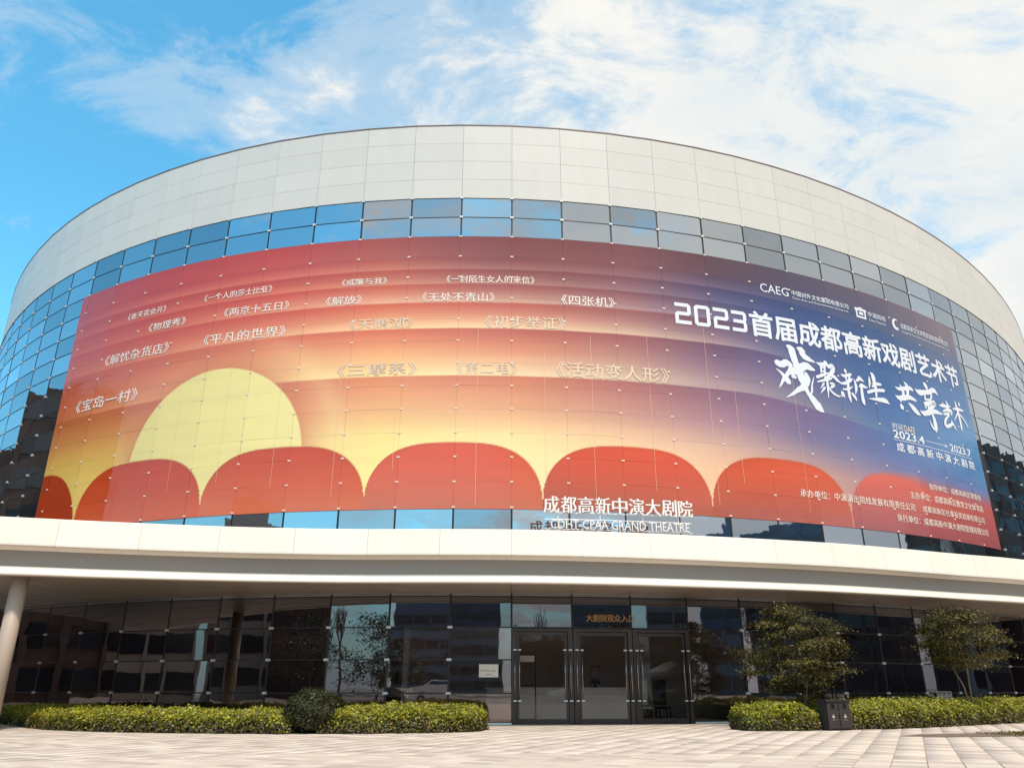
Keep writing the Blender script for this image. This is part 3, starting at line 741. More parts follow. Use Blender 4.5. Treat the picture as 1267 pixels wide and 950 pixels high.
def digit(x0, d):
    w_, z0, z1, t_ = .74, 15.40, 16.38, .165; zm = (z0 + z1) / 2; c = .10
    H_ = lambda z: [(x0 + (c if z != zm else 0), z - t_ / 2), (x0 + w_ - (c if z != zm else 0), z - t_ / 2), (x0 + w_ - (c if z != zm else 0), z + t_ / 2), (x0 + (c if z != zm else 0), z + t_ / 2)]
    b_, m_, t2_ = z0 + t_ / 2, zm, z1 - t_ / 2; q = []
    def hbar(z, l, r_): q.append([(x0 + l, z - t_ / 2), (x0 + w_ - r_, z - t_ / 2), (x0 + w_ - r_, z + t_ / 2), (x0 + l, z + t_ / 2)])
    def vbar(x, za, zb_): q.append([(x, za), (x + t_, za), (x + t_, zb_), (x, zb_)])
    def corner(x, z, sx, sz): q.append([(x, z), (x + sx * t_, z), (x + sx * t_, z + sz * t_ * .35), (x + sx * t_ * .35, z + sz * t_), (x, z + sz * t_)][::1 if sx * sz > 0 else -1])
    L_, Rr = x0, x0 + w_ - t_
    if d == 2:
        hbar(t2_, 0, t_); corner(Rr, z1 - t_, 1, 1); vbar(Rr, zm + t_ / 2, z1 - t_); corner(Rr, zm + t_ / 2, 1, -1); hbar(zm, t_, t_); corner(x0 + t_, zm - t_ / 2, -1, 1); vbar(L_, z0 + t_, zm - t_ / 2); hbar(b_, 0, 0)
    if d == 0:
        hbar(t2_, t_, t_); hbar(b_, t_, t_); vbar(L_, z0 + t_, z1 - t_); vbar(Rr, z0 + t_, z1 - t_)
        corner(Rr, z1 - t_, 1, 1); corner(Rr, z0 + t_, 1, -1); corner(x0 + t_, z1 - t_, -1, 1); corner(x0 + t_, z0 + t_, -1, -1)
    if d == 3:
        hbar(t2_, 0, t_); corner(Rr, z1 - t_, 1, 1); vbar(Rr, zm + t_ / 2, z1 - t_); hbar(zm, .08, t_); q.append([(Rr, zm - t_ / 2), (Rr + t_ * .8, zm - t_ / 2), (Rr + t_ * .8, zm + t_ / 2), (Rr, zm + t_ / 2)]); vbar(Rr, z0 + t_, zm - t_ / 2); corner(Rr, z0 + t_, 1, -1); hbar(b_, 0, t_)
    return q

wall_text('首届成都高新戏剧艺术节', 10.52, 24.75, 15.28, 16.52, W, ban, bold=.026, name='headline')
wall_text('CAEG', 11.31, 12.85, 17.58, 18.0, W, ban, name='logo_lettering')
wall_text('中国对外文化集团有限公司', 13.03, 16.48, 17.70, 17.97, W, ban, bold=.01, name='logo_lettering')
wall_text('China Arts and Entertainment Group Ltd.', 13.03, 16.45, 17.50, 17.63, W, ban, name='logo_lettering')
wall_text('中演院线', 17.8, 19.05, 17.64, 17.92, W, ban, name='logo_lettering')
wall_text('China Theatres', 17.8, 19.0, 17.42, 17.54, W, ban, name='logo_lettering')
wall_text('成都高新文化体育旅游发展有限公司', 20.2, 24.4, 17.58, 17.88, W, ban, name='logo_lettering')
wall_text('Chengdu Hi-Tech Culture Sports Tourism Development Co Ltd', 20.2, 24.4, 17.34, 17.47, W, ban, name='logo_lettering')
wall_text('时间', 18.1, 18.82, 12.08, 12.40, W, ban, name='date_lettering'); wall_text('DATE', 18.92, 19.7, 12.10, 12.38, M['print_cream'], ban, name='date_lettering')
wall_text('2023.4', 18.05, 20.3, 11.66, 12.06, W, ban, bold=.02, name='date_lettering')
wall_text('2023.7', 22.4, 24.3, 11.68, 12.06, W, ban, bold=.02, name='date_lettering')
wall_text('成 都 高 新 中 演 大 剧 院', 18.12, 24.42, 11.04, 11.48, W, ban, bold=.02, name='venue_lettering')
wall_text('指导单位：成都高新区管委会', 19.95, 24.35, 9.51, 9.80, M['print_cream'], ban, bold=.006, name='credit_line')
wall_text('主办单位：成都高新区教育文化体育局', 18.45, 24.3, 8.94, 9.27, M['print_cream'], ban, bold=.006, name='credit_line')
wall_text('承办单位：中演演出院线发展有限责任公司', 12.0, 18.62, 8.37, 8.70, M['print_cream'], ban, bold=.006, name='credit_line')
wall_text('成都高新区社事投资发展有限公司', 19.15, 24.22, 8.40, 8.70, M['print_cream'], ban, bold=.006, name='credit_line')
wall_text('执行单位：成都高新中演大剧院管理有限公司', 17.3, 24.3, 7.82, 8.14, M['print_cream'], ban, bold=.006, name='credit_line')
def wall_poly(name, rings, mt, parent, off=.047):
    bm = bmesh.new()
    for pts in rings: bm.faces.new([bm.verts.new((x, z, 0)) for x, z in pts])
    xs = [v.co.x for v in bm.verts]
    for k in range(math.floor(min(xs) / BAY) + 1, math.floor(max(xs) / BAY) + 1):
        bmesh.ops.bisect_plane(bm, geom=bm.verts[:] + bm.edges[:] + bm.faces[:], plane_co=(k * BAY, 0, 0), plane_no=(1, 0, 0))
    for v in bm.verts: v.co = Vector(on_wall(v.co.x, v.co.y, off))
    me = bpy.data.meshes.new(name); bm.to_mesh(me); bm.free(); me.materials.append(mt)
    return link(bpy.data.objects.new(name, me), parent)
def rect(x0, x1, z0, z1): return [(x0, z0), (x1, z0), (x1, z1), (x0, z1)]
wall_poly('date_rule', [rect(18.05, 24.3, 11.575, 11.60)], W, ban)
wall_poly('date_arrow', [rect(20.5, 22.05, 11.86, 11.885), [(21.95, 11.80), (22.2, 11.87), (21.95, 11.95)]], W, ban)
wall_poly('logo_mark', [rect(16.95, 17.62, 17.42, 17.52), rect(16.95, 17.05, 17.522, 17.80), rect(17.52, 17.62, 17.522, 17.80), rect(16.9, 17.68, 17.802, 17.93), rect(17.15, 17.44, 17.6, 17.74), rect(17.2, 17.42, 17.94, 17.99)], W, ban)
cres = []
for q in range(13):
    t_ = R(60 + q * 20); cres.append((19.83 + .30 * math.cos(t_), 17.69 + .31 * math.sin(t_)))
for q in range(12, -1, -1):
    t_ = R(60 + q * 20); cres.append((19.90 + .19 * math.cos(t_), 17.73 + .20 * math.sin(t_)))
wall_poly('logo_mark', [cres[:13][i:i + 2] + cres[13:][::-1][i:i + 2][::-1] for i in range(12)] + [rect(19.88, 19.97, 17.42, 17.50)], W, ban)
for q_, d_ in enumerate((2, 0, 2, 3)): wall_poly('headline_digit', digit(6.95 + q_ * .895, d_), W, ban)
BRUSH = [[[(11.62,14.23,0.258),(11.92,14.15,0.302),(12.2,14.27,0.304),(12.41,14.14,0.217),(12.27,13.85,0.216),(11.95,13.49,0.171),(11.78,13.23,0.106),(11.64,13.05,0.034)],[(11.61,13.91,0.043),(11.85,13.75,0.128),(12.04,13.54,0.257),(12.23,13.33,0.256)],[(12.31,13.81,0.259),(12.7,13.99,0.392),(13.21,14.27,0.363),(13.53,14.2,0.228),(13.72,14.15,0.091)],[(12.38,13.66,0.129),(12.6,13.65,0.173)],[(12.33,15.1,0.132),(12.54,14.97,0.353),(12.62,14.62,0.351),(12.7,14.31,0.35),(12.79,14.0,0.392),(12.95,13.58,0.446),(13.1,13.1,0.222),(13.37,12.74,0.31),(13.64,12.43,0.399),(13.89,12.23,0.089)],[(12.87,15.08,0.089),(13.09,14.98,0.366),(13.2,14.75,0.32),(13.47,14.63,0.229),(13.81,14.53,0.055)],[(13.15,13.94,0.18),(13.24,13.63,0.269),(12.99,13.28,0.311),(12.64,13.07,0.214),(12.29,12.83,0.127),(11.93,12.63,0.025)],[(13.61,13.81,0.036),(13.44,13.42,0.09),(13.39,13.14,0.112),(13.31,12.97,0.089)]],[[(14.35,14.7,0.116),(14.48,14.58,0.186)],[(13.88,14.54,0.046),(14.12,14.5,0.185),(14.52,14.56,0.163)],[(14.12,14.5,0.102),(14.09,14.09,0.101)],[(14.36,14.5,0.093),(14.26,13.95,0.092)],[(14.11,14.33,0.083),(14.34,14.37,0.083)],[(14.08,14.17,0.083),(14.31,14.2,0.083)],[(13.76,13.83,0.136),(14.07,13.96,0.137),(14.44,14.14,0.102)],[(14.5,14.44,0.139),(14.75,14.48,0.28),(14.76,14.28,0.233),(14.46,13.98,0.138),(14.2,13.86,0.069)],[(14.44,14.14,0.069),(14.77,14.03,0.162),(14.98,13.86,0.139),(15.16,13.77,0.048)],[(13.76,13.61,0.054),(14.12,13.73,0.114),(14.54,13.87,0.115),(14.71,13.98,0.046)],[(14.36,13.85,0.101),(14.34,13.44,0.137),(14.28,12.92,0.027)],[(14.15,13.61,0.114),(13.9,13.33,0.036)],[(14.16,13.41,0.136),(13.86,13.09,0.027)],[(14.5,13.67,0.092),(14.69,13.61,0.184),(14.5,13.43,0.091)],[(14.37,13.48,0.082),(14.56,13.23,0.114),(14.88,13.1,0.082),(14.98,13.14,0.028)]],[[(15.54,14.5,0.147),(15.59,14.36,0.147)],[(15.24,14.2,0.055),(15.43,14.17,0.146),(15.9,14.32,0.147)],[(15.51,14.16,0.11),(15.55,13.98,0.109)],[(15.8,14.24,0.11),(15.67,14.0,0.091)],[(15.07,13.77,0.072),(15.39,13.8,0.145),(15.8,14.02,0.147),(15.93,14.11,0.055)],[(15.62,13.93,0.146),(15.58,13.56,0.163),(15.58,13.19,0.18),(15.62,12.93,0.054)],[(15.21,13.49,0.072),(15.54,13.55,0.109),(15.89,13.73,0.037)],[(15.11,13.39,0.054),(15.16,13.28,0.215),(15.25,13.11,0.071)],[(15.74,13.4,0.109),(15.9,13.24,0.163),(15.98,13.08,0.091)],[(16.02,14.12,0.037),(16.08,13.89,0.147),(16.07,13.64,0.146),(15.97,13.38,0.036)],[(16.4,14.31,0.093),(16.3,14.14,0.167),(16.12,14.03,0.055)],[(16.36,14.24,0.186),(16.51,14.16,0.149),(16.65,14.08,0.037)],[(16.46,13.95,0.093),(16.6,13.85,0.148),(16.84,13.83,0.037)],[(16.46,13.95,0.111),(16.26,13.76,0.055)],[(16.45,13.89,0.167),(16.4,13.51,0.165),(16.4,13.14,0.201),(16.44,12.97,0.146)]],[[(17.19,14.64,0.058),(17.33,14.51,0.237),(17.35,14.23,0.236),(17.38,13.86,0.176),(17.32,13.45,0.117)],[(17.06,14.43,0.057),(17.04,14.17,0.132),(16.96,13.85,0.056)],[(17.15,13.94,0.113),(17.5,14.13,0.158),(17.81,14.16,0.119)],[(16.78,13.6,0.148),(17.28,13.78,0.156),(17.97,13.9,0.159)],[(16.79,13.3,0.03),(17.3,13.35,0.155),(17.88,13.39,0.236),(18.16,13.28,0.079)]],[[(19.21,14.42,0.09),(19.34,14.16,0.184),(19.31,13.88,0.18)],[(19.56,14.63,0.072),(19.74,14.42,0.239),(19.65,13.94,0.189)],[(18.81,14.24,0.045),(19.1,14.19,0.179),(19.89,14.38,0.191),(20.15,14.32,0.144)],[(18.7,13.8,0.035),(19.02,13.72,0.267),(19.74,13.89,0.237),(20.26,13.81,0.12)],[(19.08,13.77,0.178),(19.04,13.52,0.066)],[(18.98,13.4,0.177),(19.08,13.21,0.265)],[(19.6,13.58,0.07),(19.87,13.42,0.283),(20.14,13.23,0.284),(20.38,13.13,0.095)]],[[(21.16,14.92,0.099),(21.3,14.8,0.248),(21.4,14.6,0.149)],[(20.34,14.43,0.039),(20.7,14.32,0.292),(21.43,14.5,0.198),(21.97,14.68,0.265),(22.27,14.49,0.053)],[(21.09,14.32,0.123),(21.04,13.99,0.122)],[(21.15,14.34,0.088),(21.64,14.43,0.131),(21.54,14.16,0.13)],[(21.05,14.03,0.088),(21.53,14.12,0.094)],[(20.87,13.82,0.121),(21.1,13.82,0.244),(21.79,13.99,0.261),(21.54,13.8,0.259),(21.13,13.58,0.146)],[(20.97,13.76,0.146),(20.95,13.55,0.097)],[(20.45,13.35,0.072),(20.75,13.27,0.24),(21.56,13.52,0.258),(22.3,13.52,0.105)],[(21.39,13.34,0.146),(21.47,13.08,0.246),(21.47,12.72,0.293),(21.41,12.47,0.12)],[(21.06,13.0,0.038),(21.18,12.71,0.144),(21.3,12.56,0.144)]],[[(22.21,13.97,0.063),(22.6,14.01,0.186),(23.26,14.1,0.054)],[(22.54,14.18,0.08),(22.64,13.94,0.16)],[(22.9,14.32,0.081),(23.01,14.09,0.188),(22.8,13.87,0.107)],[(22.42,13.68,0.079),(22.85,13.84,0.16),(23.23,13.84,0.189),(23.16,13.64,0.081)],[(22.95,13.6,0.107),(22.52,13.27,0.158),(22.42,13.0,0.209),(22.59,12.96,0.184),(23.03,13.15,0.159),(23.05,13.37,0.043)],[(23.09,13.3,0.08),(23.25,13.04,0.133),(23.38,12.89,0.032)],[(22.43,13.54,0.105),(22.98,13.68,0.161)]],[[(23.77,14.5,0.07),(23.85,14.26,0.176),(23.91,13.9,0.204),(23.94,13.46,0.203),(23.91,12.99,0.144)],[(23.43,14.02,0.081),(23.99,14.1,0.176),(24.5,14.13,0.089)],[(24.15,14.47,0.178),(24.23,14.34,0.148)],[(23.83,13.88,0.116),(23.35,13.39,0.032)],[(24.03,13.85,0.105),(24.36,13.62,0.106),(24.63,13.27,0.088)]]]
for ci, ch in enumerate(BRUSH):
    bm = bmesh.new()
    for si, st in enumerate(ch):
        P = [Vector(p) for p in st]
        P = [P[0] * 2 - P[1]] + P + [P[-1] * 2 - P[-2]]
        P[0].z = st[0][2] * .8; P[-1].z = st[-1][2] * .8
        C = []
        for i in range(1, len(P) - 2):
            for q in range(6):
                t = q / 6; a, b, c, d = P[i - 1:i + 3]
                C.append(.5 * ((2 * b) + (c - a) * t + (2 * a - 5 * b + 4 * c - d) * t * t + (3 * b - a - 3 * c + d) * t ** 3))
        C.append(P[-2]); vs_ = []; n = len(C)
        for i, p in enumerate(C):
            d = (C[min(i + 1, n - 1)] - C[max(i - 1, 0)]); d.z = 0; d.normalize(); nn = Vector((-d.y, d.x, 0))
            hw = max(p.z * .5, .008) * (1 + random.uniform(-.10, .10))
            if i in (0, n - 1): hw *= .72
            zoff = .0008 * si
            vs_.append((bm.verts.new((p.x + nn.x * hw, p.y + nn.y * hw, zoff)), bm.verts.new((p.x - nn.x * hw, p.y - nn.y * hw, zoff))))
        for i in range(n - 1): bm.faces.new((vs_[i][0], vs_[i][1], vs_[i + 1][1], vs_[i + 1][0]))
        for e_ in (0, n - 1):     # round the ends
            p = C[e_]; d = (C[1] - C[0]) if e_ == 0 else (C[-1] - C[-2]); d.z = 0; d.normalize(); d = -d if e_ == 0 else d
            hw = (vs_[e_][0].co - vs_[e_][1].co).length / 2
            tip = bm.verts.new((p.x + d.x * hw * .8 + .01, p.y + d.y * hw * .8, .0008 * si)); bm.faces.new((vs_[e_][0], tip, vs_[e_][1]))
    xs = [v.co.x for v in bm.verts]
    for k in range(math.floor(min(xs) / BAY) + 1, math.floor(max(xs) / BAY) + 1):
        bmesh.ops.bisect_plane(bm, geom=bm.verts[:] + bm.edges[:] + bm.faces[:], plane_co=(k * BAY, 0, 0), plane_no=(1, 0, 0))
    for v in bm.verts: v.co = Vector(on_wall(v.co.x, v.co.y, .050 + v.co.z))
    me = bpy.data.meshes.new('brush_character'); bm.to_mesh(me); bm.free(); me.materials.append(W)
    link(bpy.data.objects.new('brush_character', me), ban)

# ------------------------------------------------------------------ roof sign on the canopy, in front of the banner
sg_ = empty('theatre_sign', label='white standing letters 成都高新中演大剧院 with English name below, on the canopy roof', cat='sign')
def arcpt(x, off):   # a smooth line parallel to the glass, x along the wall
    s = x / BAY; k = math.floor(s); t = CT[k] + (CT[k + 1] - CT[k]) * (s - k); return ell(t, off)
SO = 2.1
def sign_text(txt, x0, x1, z0, z1, bold, serif, depth, name):
    chars = [c for c in txt]
    me = text_mesh(txt, bold, serif); bm = bmesh.new(); bm.from_mesh(me)
    back = bm.faces[:]; base = {v: v.co.z for v in bm.verts}
    for v in bm.verts: v.co.z = 1 + base[v] * 10
    r = bmesh.ops.extrude_face_region(bm, geom=back, use_keep_orig=True); nv = [e for e in r['geom'] if isinstance(e, bmesh.types.BMVert)]
    for v in nv: v.co.z = 0.0
    xs = [v.co.x for v in bm.verts]; ys = [v.co.y for v in bm.verts]; ax, bx, ay, by = min(xs), max(xs), min(ys), max(ys)
    for v in bm.verts:
        x = x0 + (x1 - x0) * (v.co.x - ax) / (bx - ax); z = z0 + (z1 - z0) * (v.co.y - ay) / (by - ay)
        p = arcpt(x, SO + depth * v.co.z); v.co = Vector((p.x, p.y, z))
    bmesh.ops.recalc_face_normals(bm, faces=bm.faces[:])
    m2 = bpy.data.meshes.new(name); bm.to_mesh(m2); bm.free(); m2.materials.append(M['white_letter']); return link(bpy.data.objects.new(name, m2), sg_)
sx0, sx1 = .90, 6.02
cw_ = (sx1 - sx0) / 9
for q, c_ in enumerate('成都高新中演大剧院'):
    sign_text(c_, sx0 + q * cw_ + .02, sx0 + (q + 1) * cw_ - .03, 6.74, 7.32, .016, True, .07, 'sign_letter')
EN = 'CDHT-CPAA GRAND THEATRE'
sign_text(EN, 1.15, 5.83, 6.21, 6.52, .0, False, .05, 'sign_lettering')
for x_ in (1.4, 2.8, 4.25, 5.5):
    p = arcpt(x_, SO - .05); MB().tube([(p.x, p.y, 5.7), (p.x, p.y, 6.74)], .022, 6).build('post', M['white_letter'], sg_)
rb = MB()
for z in (6.20, 6.54, 6.76):
    pts = [(*arcpt(.98 + q * .497, SO - .03), z) for q in range(11)]; MB.tube(rb, pts, .014, 5)
rb.build('rail', M['white_letter'], sg_)
# gold lettering over the doors, on the glass
gl_ = wall_text('大剧院观众入口', 2.66, 4.42, 3.34, 3.60, M['gold'], None, bold=.01, off=.012, name='entrance_lettering')
props(gl_, 'gold Chinese lettering on the glass above the entrance doors', 'lettering')
# paper notice on the pane left of the doors
pn = empty('paper_notice', label='white paper notice taped to the glass left of the doors', cat='notice')
wall_poly('paper_sheet', [rect(-1.115, -.452, 1.49, 1.91)], M['paper'], pn, off=.012)
wall_text('观众请由此门进入', -1.07, -.53, 1.68, 1.73, M['ink'], pn, off=.016, name='lettering'); wall_text('谢谢配合', -.88, -.66, 1.56, 1.60, M['ink'], pn, off=.016, name='lettering')

# ================================================================== PLANTING
def leaf_quads(C, Nrm, size, rng, asp=.5):
    "C centres, Nrm preferred normals -> vertices and quads of pointed leaves"
    n = len(C); r = Nrm + rng.normal(0, .55, (n, 3)); r /= np.linalg.norm(r, axis=1)[:, None]
    a = rng.normal(0, 1, (n, 3)); a -= (a * r).sum(1)[:, None] * r; a /= np.linalg.norm(a, axis=1)[:, None]; b = np.cross(r, a)
    s = (size * rng.uniform(.6, 1.35, n))[:, None]
    v = np.stack([C - a * s, C + b * s * asp - a * s * .1 , C + a * s - r * s * .25, C - b * s * asp - a * s * .1], 1).reshape(-1, 3)
    return v, np.arange(4 * n).reshape(n, 4)
def hedge(name, front, depth, height, label, n_leaf, z_top=None):
    F = catmull([2 * Vector(front[0]) - Vector(front[1])] + front + [2 * Vector(front[-1]) - Vector(front[-2])], 8)
    cum = [0]
    for a, b in zip(F, F[1:]): cum.append(cum[-1] + (b - a).length)
    Lh = cum[-1]; Fx = np.array([p.x for p in F]); Fy = np.array([p.y for p in F]); cu = np.array(cum)
    rng = np.random.default_rng(abs(hash(label)) % 1000 if False else len(label) * 7)
    def loc(u, v):
        x = np.interp(u, cu, Fx); y = np.interp(u, cu, Fy); x2 = np.interp(np.minimum(u + .2, Lh), cu, Fx); y2 = np.interp(np.minimum(u + .2, Lh), cu, Fy)
        x1 = np.interp(np.maximum(u - .2, 0), cu, Fx); y1 = np.interp(np.maximum(u - .2, 0), cu, Fy)
        d = np.stack([x2 - x1, y2 - y1], -1); d /= np.linalg.norm(d, axis=-1)[..., None]; nin = np.stack([-d[..., 1], d[..., 0]], -1)
        return x + nin[..., 0] * v, y + nin[..., 1] * v, nin
    ph = rng.uniform(0, 6, 6)
    def hgt(u, v):
        h = height * (1 + .06 * np.sin(u * 2.1 + ph[0]) + .05 * np.sin(u * 5.3 + ph[1] + v * 2) + .04 * np.sin(u * 9.7 + ph[2]) + .04 * np.sin(v * 6 + u * 3))
        edge = np.minimum(np.minimum(u, Lh - u), np.minimum(v, depth - v)); return h * np.clip(.62 + np.sqrt(np.clip(edge, 0, 1) / .35) * .38, 0, 1)
    nt_, nf_, ne_ = int(n_leaf * .55), int(n_leaf * .38), int(n_leaf * .07)
    u = rng.uniform(0, Lh, nt_); v = rng.uniform(0, 1, nt_) ** 1.5 * depth; h = hgt(u, v); z = h + rng.normal(-.015, .04, nt_); x, y, nin = loc(u, v)
    C = [np.stack([x, y, z], 1)]; Nn = [np.tile([0, -.35, 1.], (nt_, 1))]; top = [np.ones(nt_)]
    u = rng.uniform(0, Lh, nf_); f = rng.uniform(0, 1, nf_); v = rng.normal(.02, .05, nf_) + .05 * np.sin(u * 4 + ph[3]) + .12 * f ** 3; h = hgt(u, np.full(nf_, .12)); z = f * h; x, y, nin = loc(u, v)
    C.append(np.stack([x, y, z], 1)); Nn.append(np.concatenate([-nin, np.full((nf_, 1), .7)], 1)); top.append(f ** 1.2)
    for e_, sg2 in ((0, -1), (Lh, 1)):
        m_ = ne_ // 2; v = rng.uniform(0, depth, m_); f = rng.uniform(0, 1, m_); u = np.full(m_, e_) + rng.normal(0, .05, m_); h = hgt(np.clip(u, .1, Lh - .1), v); x, y, nin = loc(np.clip(u, 0, Lh), v)
        C.append(np.stack([x + sg2 * .03, y, f * h], 1)); Nn.append(np.tile([sg2, -.3, .6], (m_, 1))); top.append(f)
    C = np.concatenate(C); Nn = np.concatenate(Nn); top = np.concatenate(top)
    v_, q_ = leaf_quads(C, Nn, .042, rng, .55)
    n = len(C); young = np.array(lin(174, 172, 48)); mature = np.array(lin(64, 64, 26)); shade_sheen = np.array(lin(122, 100, 88))  # pinkish tone: reflection on shaded low leaves, put into the leaf colour
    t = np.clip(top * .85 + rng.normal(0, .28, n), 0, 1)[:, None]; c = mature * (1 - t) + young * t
    pk = (rng.uniform(0, 1, n) < .22 * (1.25 - top)) [:, None]; c = np.where(pk, shade_sheen, c); c *= rng.uniform(.55, 1.3, (n, 1)); cl_ = .5 + .5 * np.sin(C[:, 0] * 5.1 + 1.7 * np.sin(C[:, 1] * 4.3)) * np.sin(C[:, 1] * 6.7 + C[:, 2] * 9); c *= (.72 + .36 * cl_)[:, None]
    dead = rng.uniform(0, 1, n) < .03; c[dead] = np.array(lin(150, 112, 70))
    root = empty(name, (F[0].x, F[0].y, 0), label=label, cat='hedge', group='clipped hedges along the glass front')
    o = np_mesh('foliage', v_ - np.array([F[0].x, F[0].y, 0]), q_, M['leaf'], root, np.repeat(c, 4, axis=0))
    # dark woody inside
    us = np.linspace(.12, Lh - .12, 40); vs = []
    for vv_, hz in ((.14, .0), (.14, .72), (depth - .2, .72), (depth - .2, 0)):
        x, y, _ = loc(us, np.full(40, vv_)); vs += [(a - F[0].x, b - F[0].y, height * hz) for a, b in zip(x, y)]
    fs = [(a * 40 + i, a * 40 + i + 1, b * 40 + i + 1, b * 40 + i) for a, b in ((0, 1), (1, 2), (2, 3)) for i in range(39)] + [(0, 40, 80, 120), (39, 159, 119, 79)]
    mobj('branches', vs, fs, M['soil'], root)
    return root
H = Vector
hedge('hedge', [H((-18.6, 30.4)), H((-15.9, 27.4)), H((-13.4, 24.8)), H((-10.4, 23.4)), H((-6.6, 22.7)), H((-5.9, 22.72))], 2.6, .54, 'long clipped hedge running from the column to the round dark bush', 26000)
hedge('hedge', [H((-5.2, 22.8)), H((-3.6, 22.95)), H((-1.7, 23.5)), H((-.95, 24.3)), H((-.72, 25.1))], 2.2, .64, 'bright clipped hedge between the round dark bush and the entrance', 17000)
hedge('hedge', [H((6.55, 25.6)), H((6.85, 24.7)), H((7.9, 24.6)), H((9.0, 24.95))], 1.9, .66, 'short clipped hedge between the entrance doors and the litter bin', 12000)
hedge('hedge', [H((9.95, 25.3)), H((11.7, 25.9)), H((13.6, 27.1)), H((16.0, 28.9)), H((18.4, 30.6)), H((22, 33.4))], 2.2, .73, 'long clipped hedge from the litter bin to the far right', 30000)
# round dark bush
def ball_bush(x, y, r, h, label, n=9000):
    rng = np.random.default_rng(5); d = rng.normal(0, 1, (n, 3)); d /= np.linalg.norm(d, axis=1)[:, None]
    lump = 1 + .07 * np.sin(d[:, 0] * 7 + 1) * np.sin(d[:, 1] * 6) + .05 * np.sin(d[:, 2] * 9 + d[:, 0] * 4) + rng.normal(0, .035, n)
    P_ = d * lump[:, None] * np.array([r, r, h / 2]) + np.array([0, 0, h / 2]); k_ = P_[:, 2] > .02
    P_, d = P_[k_], d[k_]; v_, q_ = leaf_quads(P_, d + np.array([0, 0, .3]), .040, rng); n = len(P_)
    c = np.array(lin(52, 56, 26)) * rng.uniform(.5, 1.3, (n, 1)); pk = rng.uniform(0, 1, n) < .15; c[pk] = np.array(lin(84, 82, 40))
    root = empty('round_bush', (x, y, 0), label=label, cat='bush')
    np_mesh('foliage', v_, q_, M['leaf'], root, np.repeat(c, 4, axis=0))
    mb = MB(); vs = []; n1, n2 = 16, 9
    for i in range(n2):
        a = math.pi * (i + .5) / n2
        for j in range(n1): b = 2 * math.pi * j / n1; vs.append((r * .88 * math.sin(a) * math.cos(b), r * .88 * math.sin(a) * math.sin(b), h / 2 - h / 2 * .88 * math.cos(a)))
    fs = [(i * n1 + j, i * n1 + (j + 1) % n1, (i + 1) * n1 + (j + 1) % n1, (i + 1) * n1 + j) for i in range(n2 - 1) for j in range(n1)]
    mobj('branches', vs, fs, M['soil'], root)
ball_bush(-5.45, 23.3, .78, 1.10, 'round dark clipped bush between two yellow green hedges')

def tree(x, y, h, zc, rad, label, seed, nspray=75, per=150, leaf=.045, stems=3, col=((92, 84, 40), (138, 124, 62), (70, 60, 34)), group=None, flat=.16, cat='tree', name='small_tree', droop=.25):
    rng = np.random.default_rng(seed); root = empty(name, (x, y, 0), label=label, cat=cat, group=group)
    tr_ = MB(); tips = []
    for s_ in range(stems):
        a = 2 * math.pi * s_ / stems + rng.uniform(0, 1); lean = rng.uniform(.05, .16) * rad * 2
        P_ = [(.04 * math.cos(a), .04 * math.sin(a), 0), (lean * .4 * math.cos(a), lean * .4 * math.sin(a), zc * .7), (lean * math.cos(a), lean * math.sin(a), zc * 1.05), (lean * 1.3 * math.cos(a + .4), lean * 1.3 * math.sin(a + .4), (zc + h) / 2)]
        k_ = h / 3.5
        tr_.tube(P_, [.035 * k_, .028 * k_, .022 * k_, .012 * k_], 7)
        for b in range(5):
            z0 = zc * .9 + (h - zc) * b / 6; a2 = a + rng.uniform(-1.2, 1.2); q0 = Vector(P_[2]).lerp(Vector(P_[3]), min(1, b / 5)); q0.z = z0
            rr = rad * rng.uniform(.55, .95) * (1 - .45 * b / 5); q1 = Vector((rr * .55 * math.cos(a2), rr * .55 * math.sin(a2), z0 + .25 * k_)); q2 = Vector((rr * math.cos(a2), rr * math.sin(a2), z0 + .32 * k_))
            tr_.tube([q0, q1, q2], [.012 * k_, .008 * k_, .003 * k_], 5); tips.append(q2)
    tr_.build('trunk', M['bark'], root, smooth=True)
    C, Nn = [], []; tints = []
    for s_ in range(nspray):
        zf = rng.uniform(0, 1); prof = math.sin(math.pi * (.12 + .80 * zf)) ** .8
        a = rng.uniform(0, 2 * math.pi); rr = rad * prof * math.sqrt(rng.uniform(.12, 1.0)) * rng.uniform(.8, 1.12)
        c = np.array([rr * math.cos(a), rr * math.sin(a), zc + (h - zc) * (.06 + .92 * zf)])
        sz = rad * rng.uniform(.16, .32); m_ = int(per * rng.uniform(.5, 1.4)); q = rng.normal(0, 1, (m_, 3)) * np.array([sz * .55, sz * .55, sz * flat])
        rad_ = np.hypot(q[:, 0], q[:, 1]); q[:, 2] -= droop * rad_ ** 1.3
        C.append(c + q); Nn.append(np.tile([.25 * math.cos(a), .25 * math.sin(a), 1.], (m_, 1))); tints.append(np.full(m_, rng.uniform(0, 1)))
    C = np.concatenate(C); Nn = np.concatenate(Nn); tt = np.concatenate(tints)[:, None]
    v_, q_ = leaf_quads(C, Nn, leaf, rng, .42); n = len(C)
    cA, cB, cC = (np.array(lin(*c)) for c in col); c = cA * (1 - tt) + cB * tt; pk = rng.uniform(0, 1, n) < .25; c[pk] = cC; c *= rng.uniform(.6, 1.35, (n, 1))
    np_mesh('crown', v_, q_, M['leaf'], root, np.repeat(c, 4, axis=0)); return root
tree(9.05, 26.6, 3.75, .85, 1.6, 'small bushy tree behind the short hedge, left of the litter bin', 3, 120, 190, col=((54, 54, 26), (122, 112, 54), (46, 38, 26)), flat=.15)
